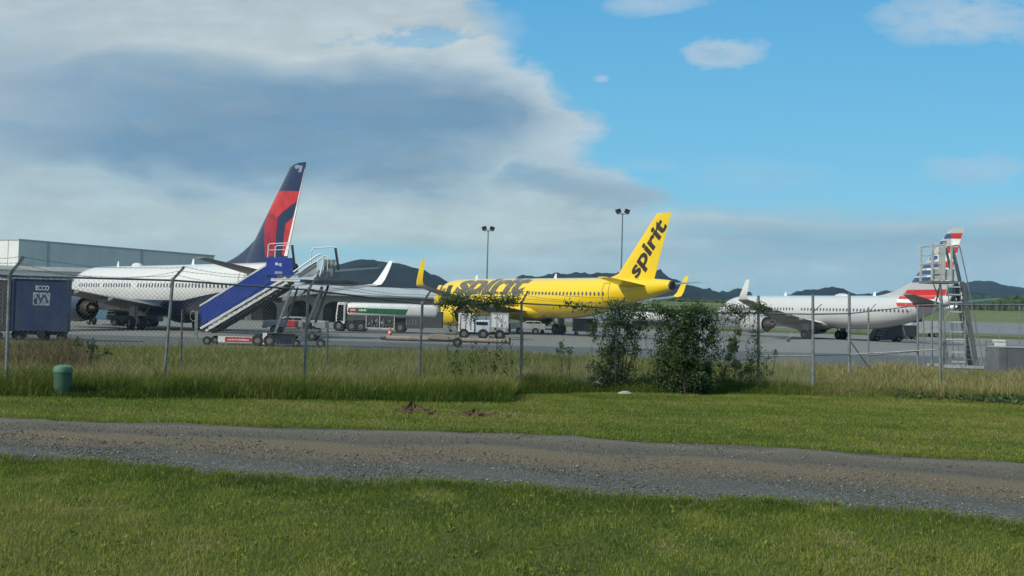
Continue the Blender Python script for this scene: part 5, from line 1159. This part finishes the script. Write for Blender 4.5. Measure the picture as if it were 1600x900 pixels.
# far dark wood line on the right
wood_m = ground_mat('far_wood', (.03, .055, .02), (.055, .08, .03), (.015, .03, .012), .08, .5)
def wood(px0, px1, y0_, y1_, Y, seed):
    r = np.random.default_rng(seed); a, b_ = at(px0, y1_, Y), at(px1, y1_, Y); n = 260; xs_ = np.linspace(a.x, b_.x, n); zb = zg(xs_, np.full(n, Y)) - .5
    zt = np.array([at(px, y0_, Y).z for px in np.linspace(px0, px1, n)]) + np.convolve(r.normal(0, 2.2, n), np.ones(4) / 4, 'same')
    rows = []
    for j in range(9):
        t = j / 8; ph = math.pi * t; rows.append([(x_ + r.normal(0, .8), Y - 14 * math.cos(ph) + r.normal(0, .8), zb[i] + (zt[i] - zb[i]) * math.sin(ph) ** .5 + r.normal(0, .5)) for i, x_ in enumerate(xs_)])
    vs = [p for rw in rows for p in rw]; b = MB(); b.add(vs, [(j * n + i, j * n + i + 1, (j + 1) * n + i + 1, (j + 1) * n + i) for j in range(8) for i in range(n - 1)])
    o_ = b.build('far_wood', wood_m, smooth=False, fix=False); tag(o_, kind='stuff')
wood(860, 1700, 468, 486, 640, 5); wood(1380, 1720, 466, 480, 690, 9)

# ------------------------------------------------------------------ small things on the verge
g, L = frame_at(97, 619); pd = thing('utility_pedestal', 'short green utility pedestal with a rounded lid in the tall grass', 'utility box', g)
q = L(83, 600)[0], L(111, 600)[0]; rr_ = (q[1] - q[0]) / 2; ht = L(97, 570)[1]
MB().lathe([(rr_ * .96, -.05), (rr_, .02), (rr_ * .97, ht - .14)], (0, 0, 0), 'Z', 24).build('body', 'ped', pd); MB().lathe([(rr_ * 1.04, ht - .15), (rr_ * 1.05, ht - .10), (rr_ * .95, ht - .04), (rr_ * .6, ht - .005), (.001, ht)], (0, 0, 0), 'Z', 24).build('lid', mat('green_lid', (.08, .18, .11), .5, 0, .15, 5), pd)
dirt_m = ground_mat('dug_earth', (.065, .045, .024), (.11, .078, .042), (.03, .022, .013), 3, 18)
def mound(px, py, wpx, hh_, label, seed):
    g = gz(px, py); w_ = wpx / (F / g.y); r = np.random.default_rng(seed); mb = MB(); n, rws_ = 28, 7; vs = []
    for j in range(rws_):
        t = j / (rws_ - 1)
        for i in range(n):
            a_ = 2 * math.pi * i / n; rr = (1 - t) * (1 + .25 * math.sin(a_ * 3 + seed) + .12 * r.normal()); vs.append((math.cos(a_) * rr * w_ / 2, math.sin(a_) * rr * .5, hh_ * (t ** .8) * (1 + .25 * r.normal()) - .01))
    mb.add(vs, [(j * n + i, j * n + (i + 1) % n, (j + 1) * n + (i + 1) % n, (j + 1) * n + i) for j in range(rws_ - 1) for i in range(n)] + [tuple(range((rws_ - 1) * n, rws_ * n))])
    for k_ in range(26):
        x_, y_ = r.normal(0, w_ * .33), r.normal(0, .35); s_ = r.uniform(.02, .06); mb.box(x_, y_, s_ * .4, s_ * 2, s_ * 1.6, s_ * 1.3, Matrix.Rotation(r.uniform(0, 3), 3, 'Z') @ Matrix.Rotation(r.uniform(0, 1), 3, 'X'))
    o_ = mb.build('earth_mound', dirt_m, smooth=False); o_.location = g; tag(o_, label, 'mound')
mound(643, 643, 56, .17, 'left and taller of two low heaps of dug brown earth on the verge', 1); mound(741, 648, 54, .11, 'right and flatter of two low heaps of dug brown earth on the verge', 2)
g = gz(385, 618); mb = MB(); mb.lathe([(.001, -.28), (.07, -.24), (.1, 0), (.08, .3), (.001, .36)], (0, 0, .06), 'X', 9); o_ = mb.build('driftwood_log', 'stone', None); o_.location = g; tag(o_, 'pale log lying at the edge of the tall grass', 'log')
g = gz(950, 611); o_ = MB().cyl((-.32, .05, .22), (.45, 0, .06), .03).cyl((-.42, .06, .24), (-.3, .05, .22), .06).build('white_pipe', 'white', None); o_.location = g; tag(o_, 'short white plastic pipe lying by the foot of the vine bush', 'pipe')
g = gz(977, 616); o_ = MB().lathe([(.001, 0), (.14, .01), (.12, .05), (.05, .09), (.001, .1)], (0, 0, 0), 'Z', 8).build('pale_rock', 'stone', None); o_.location = g; o_.scale = (1.6, 1, 1); tag(o_, 'flat pale rock on the mown verge below the vine bush', 'rock')
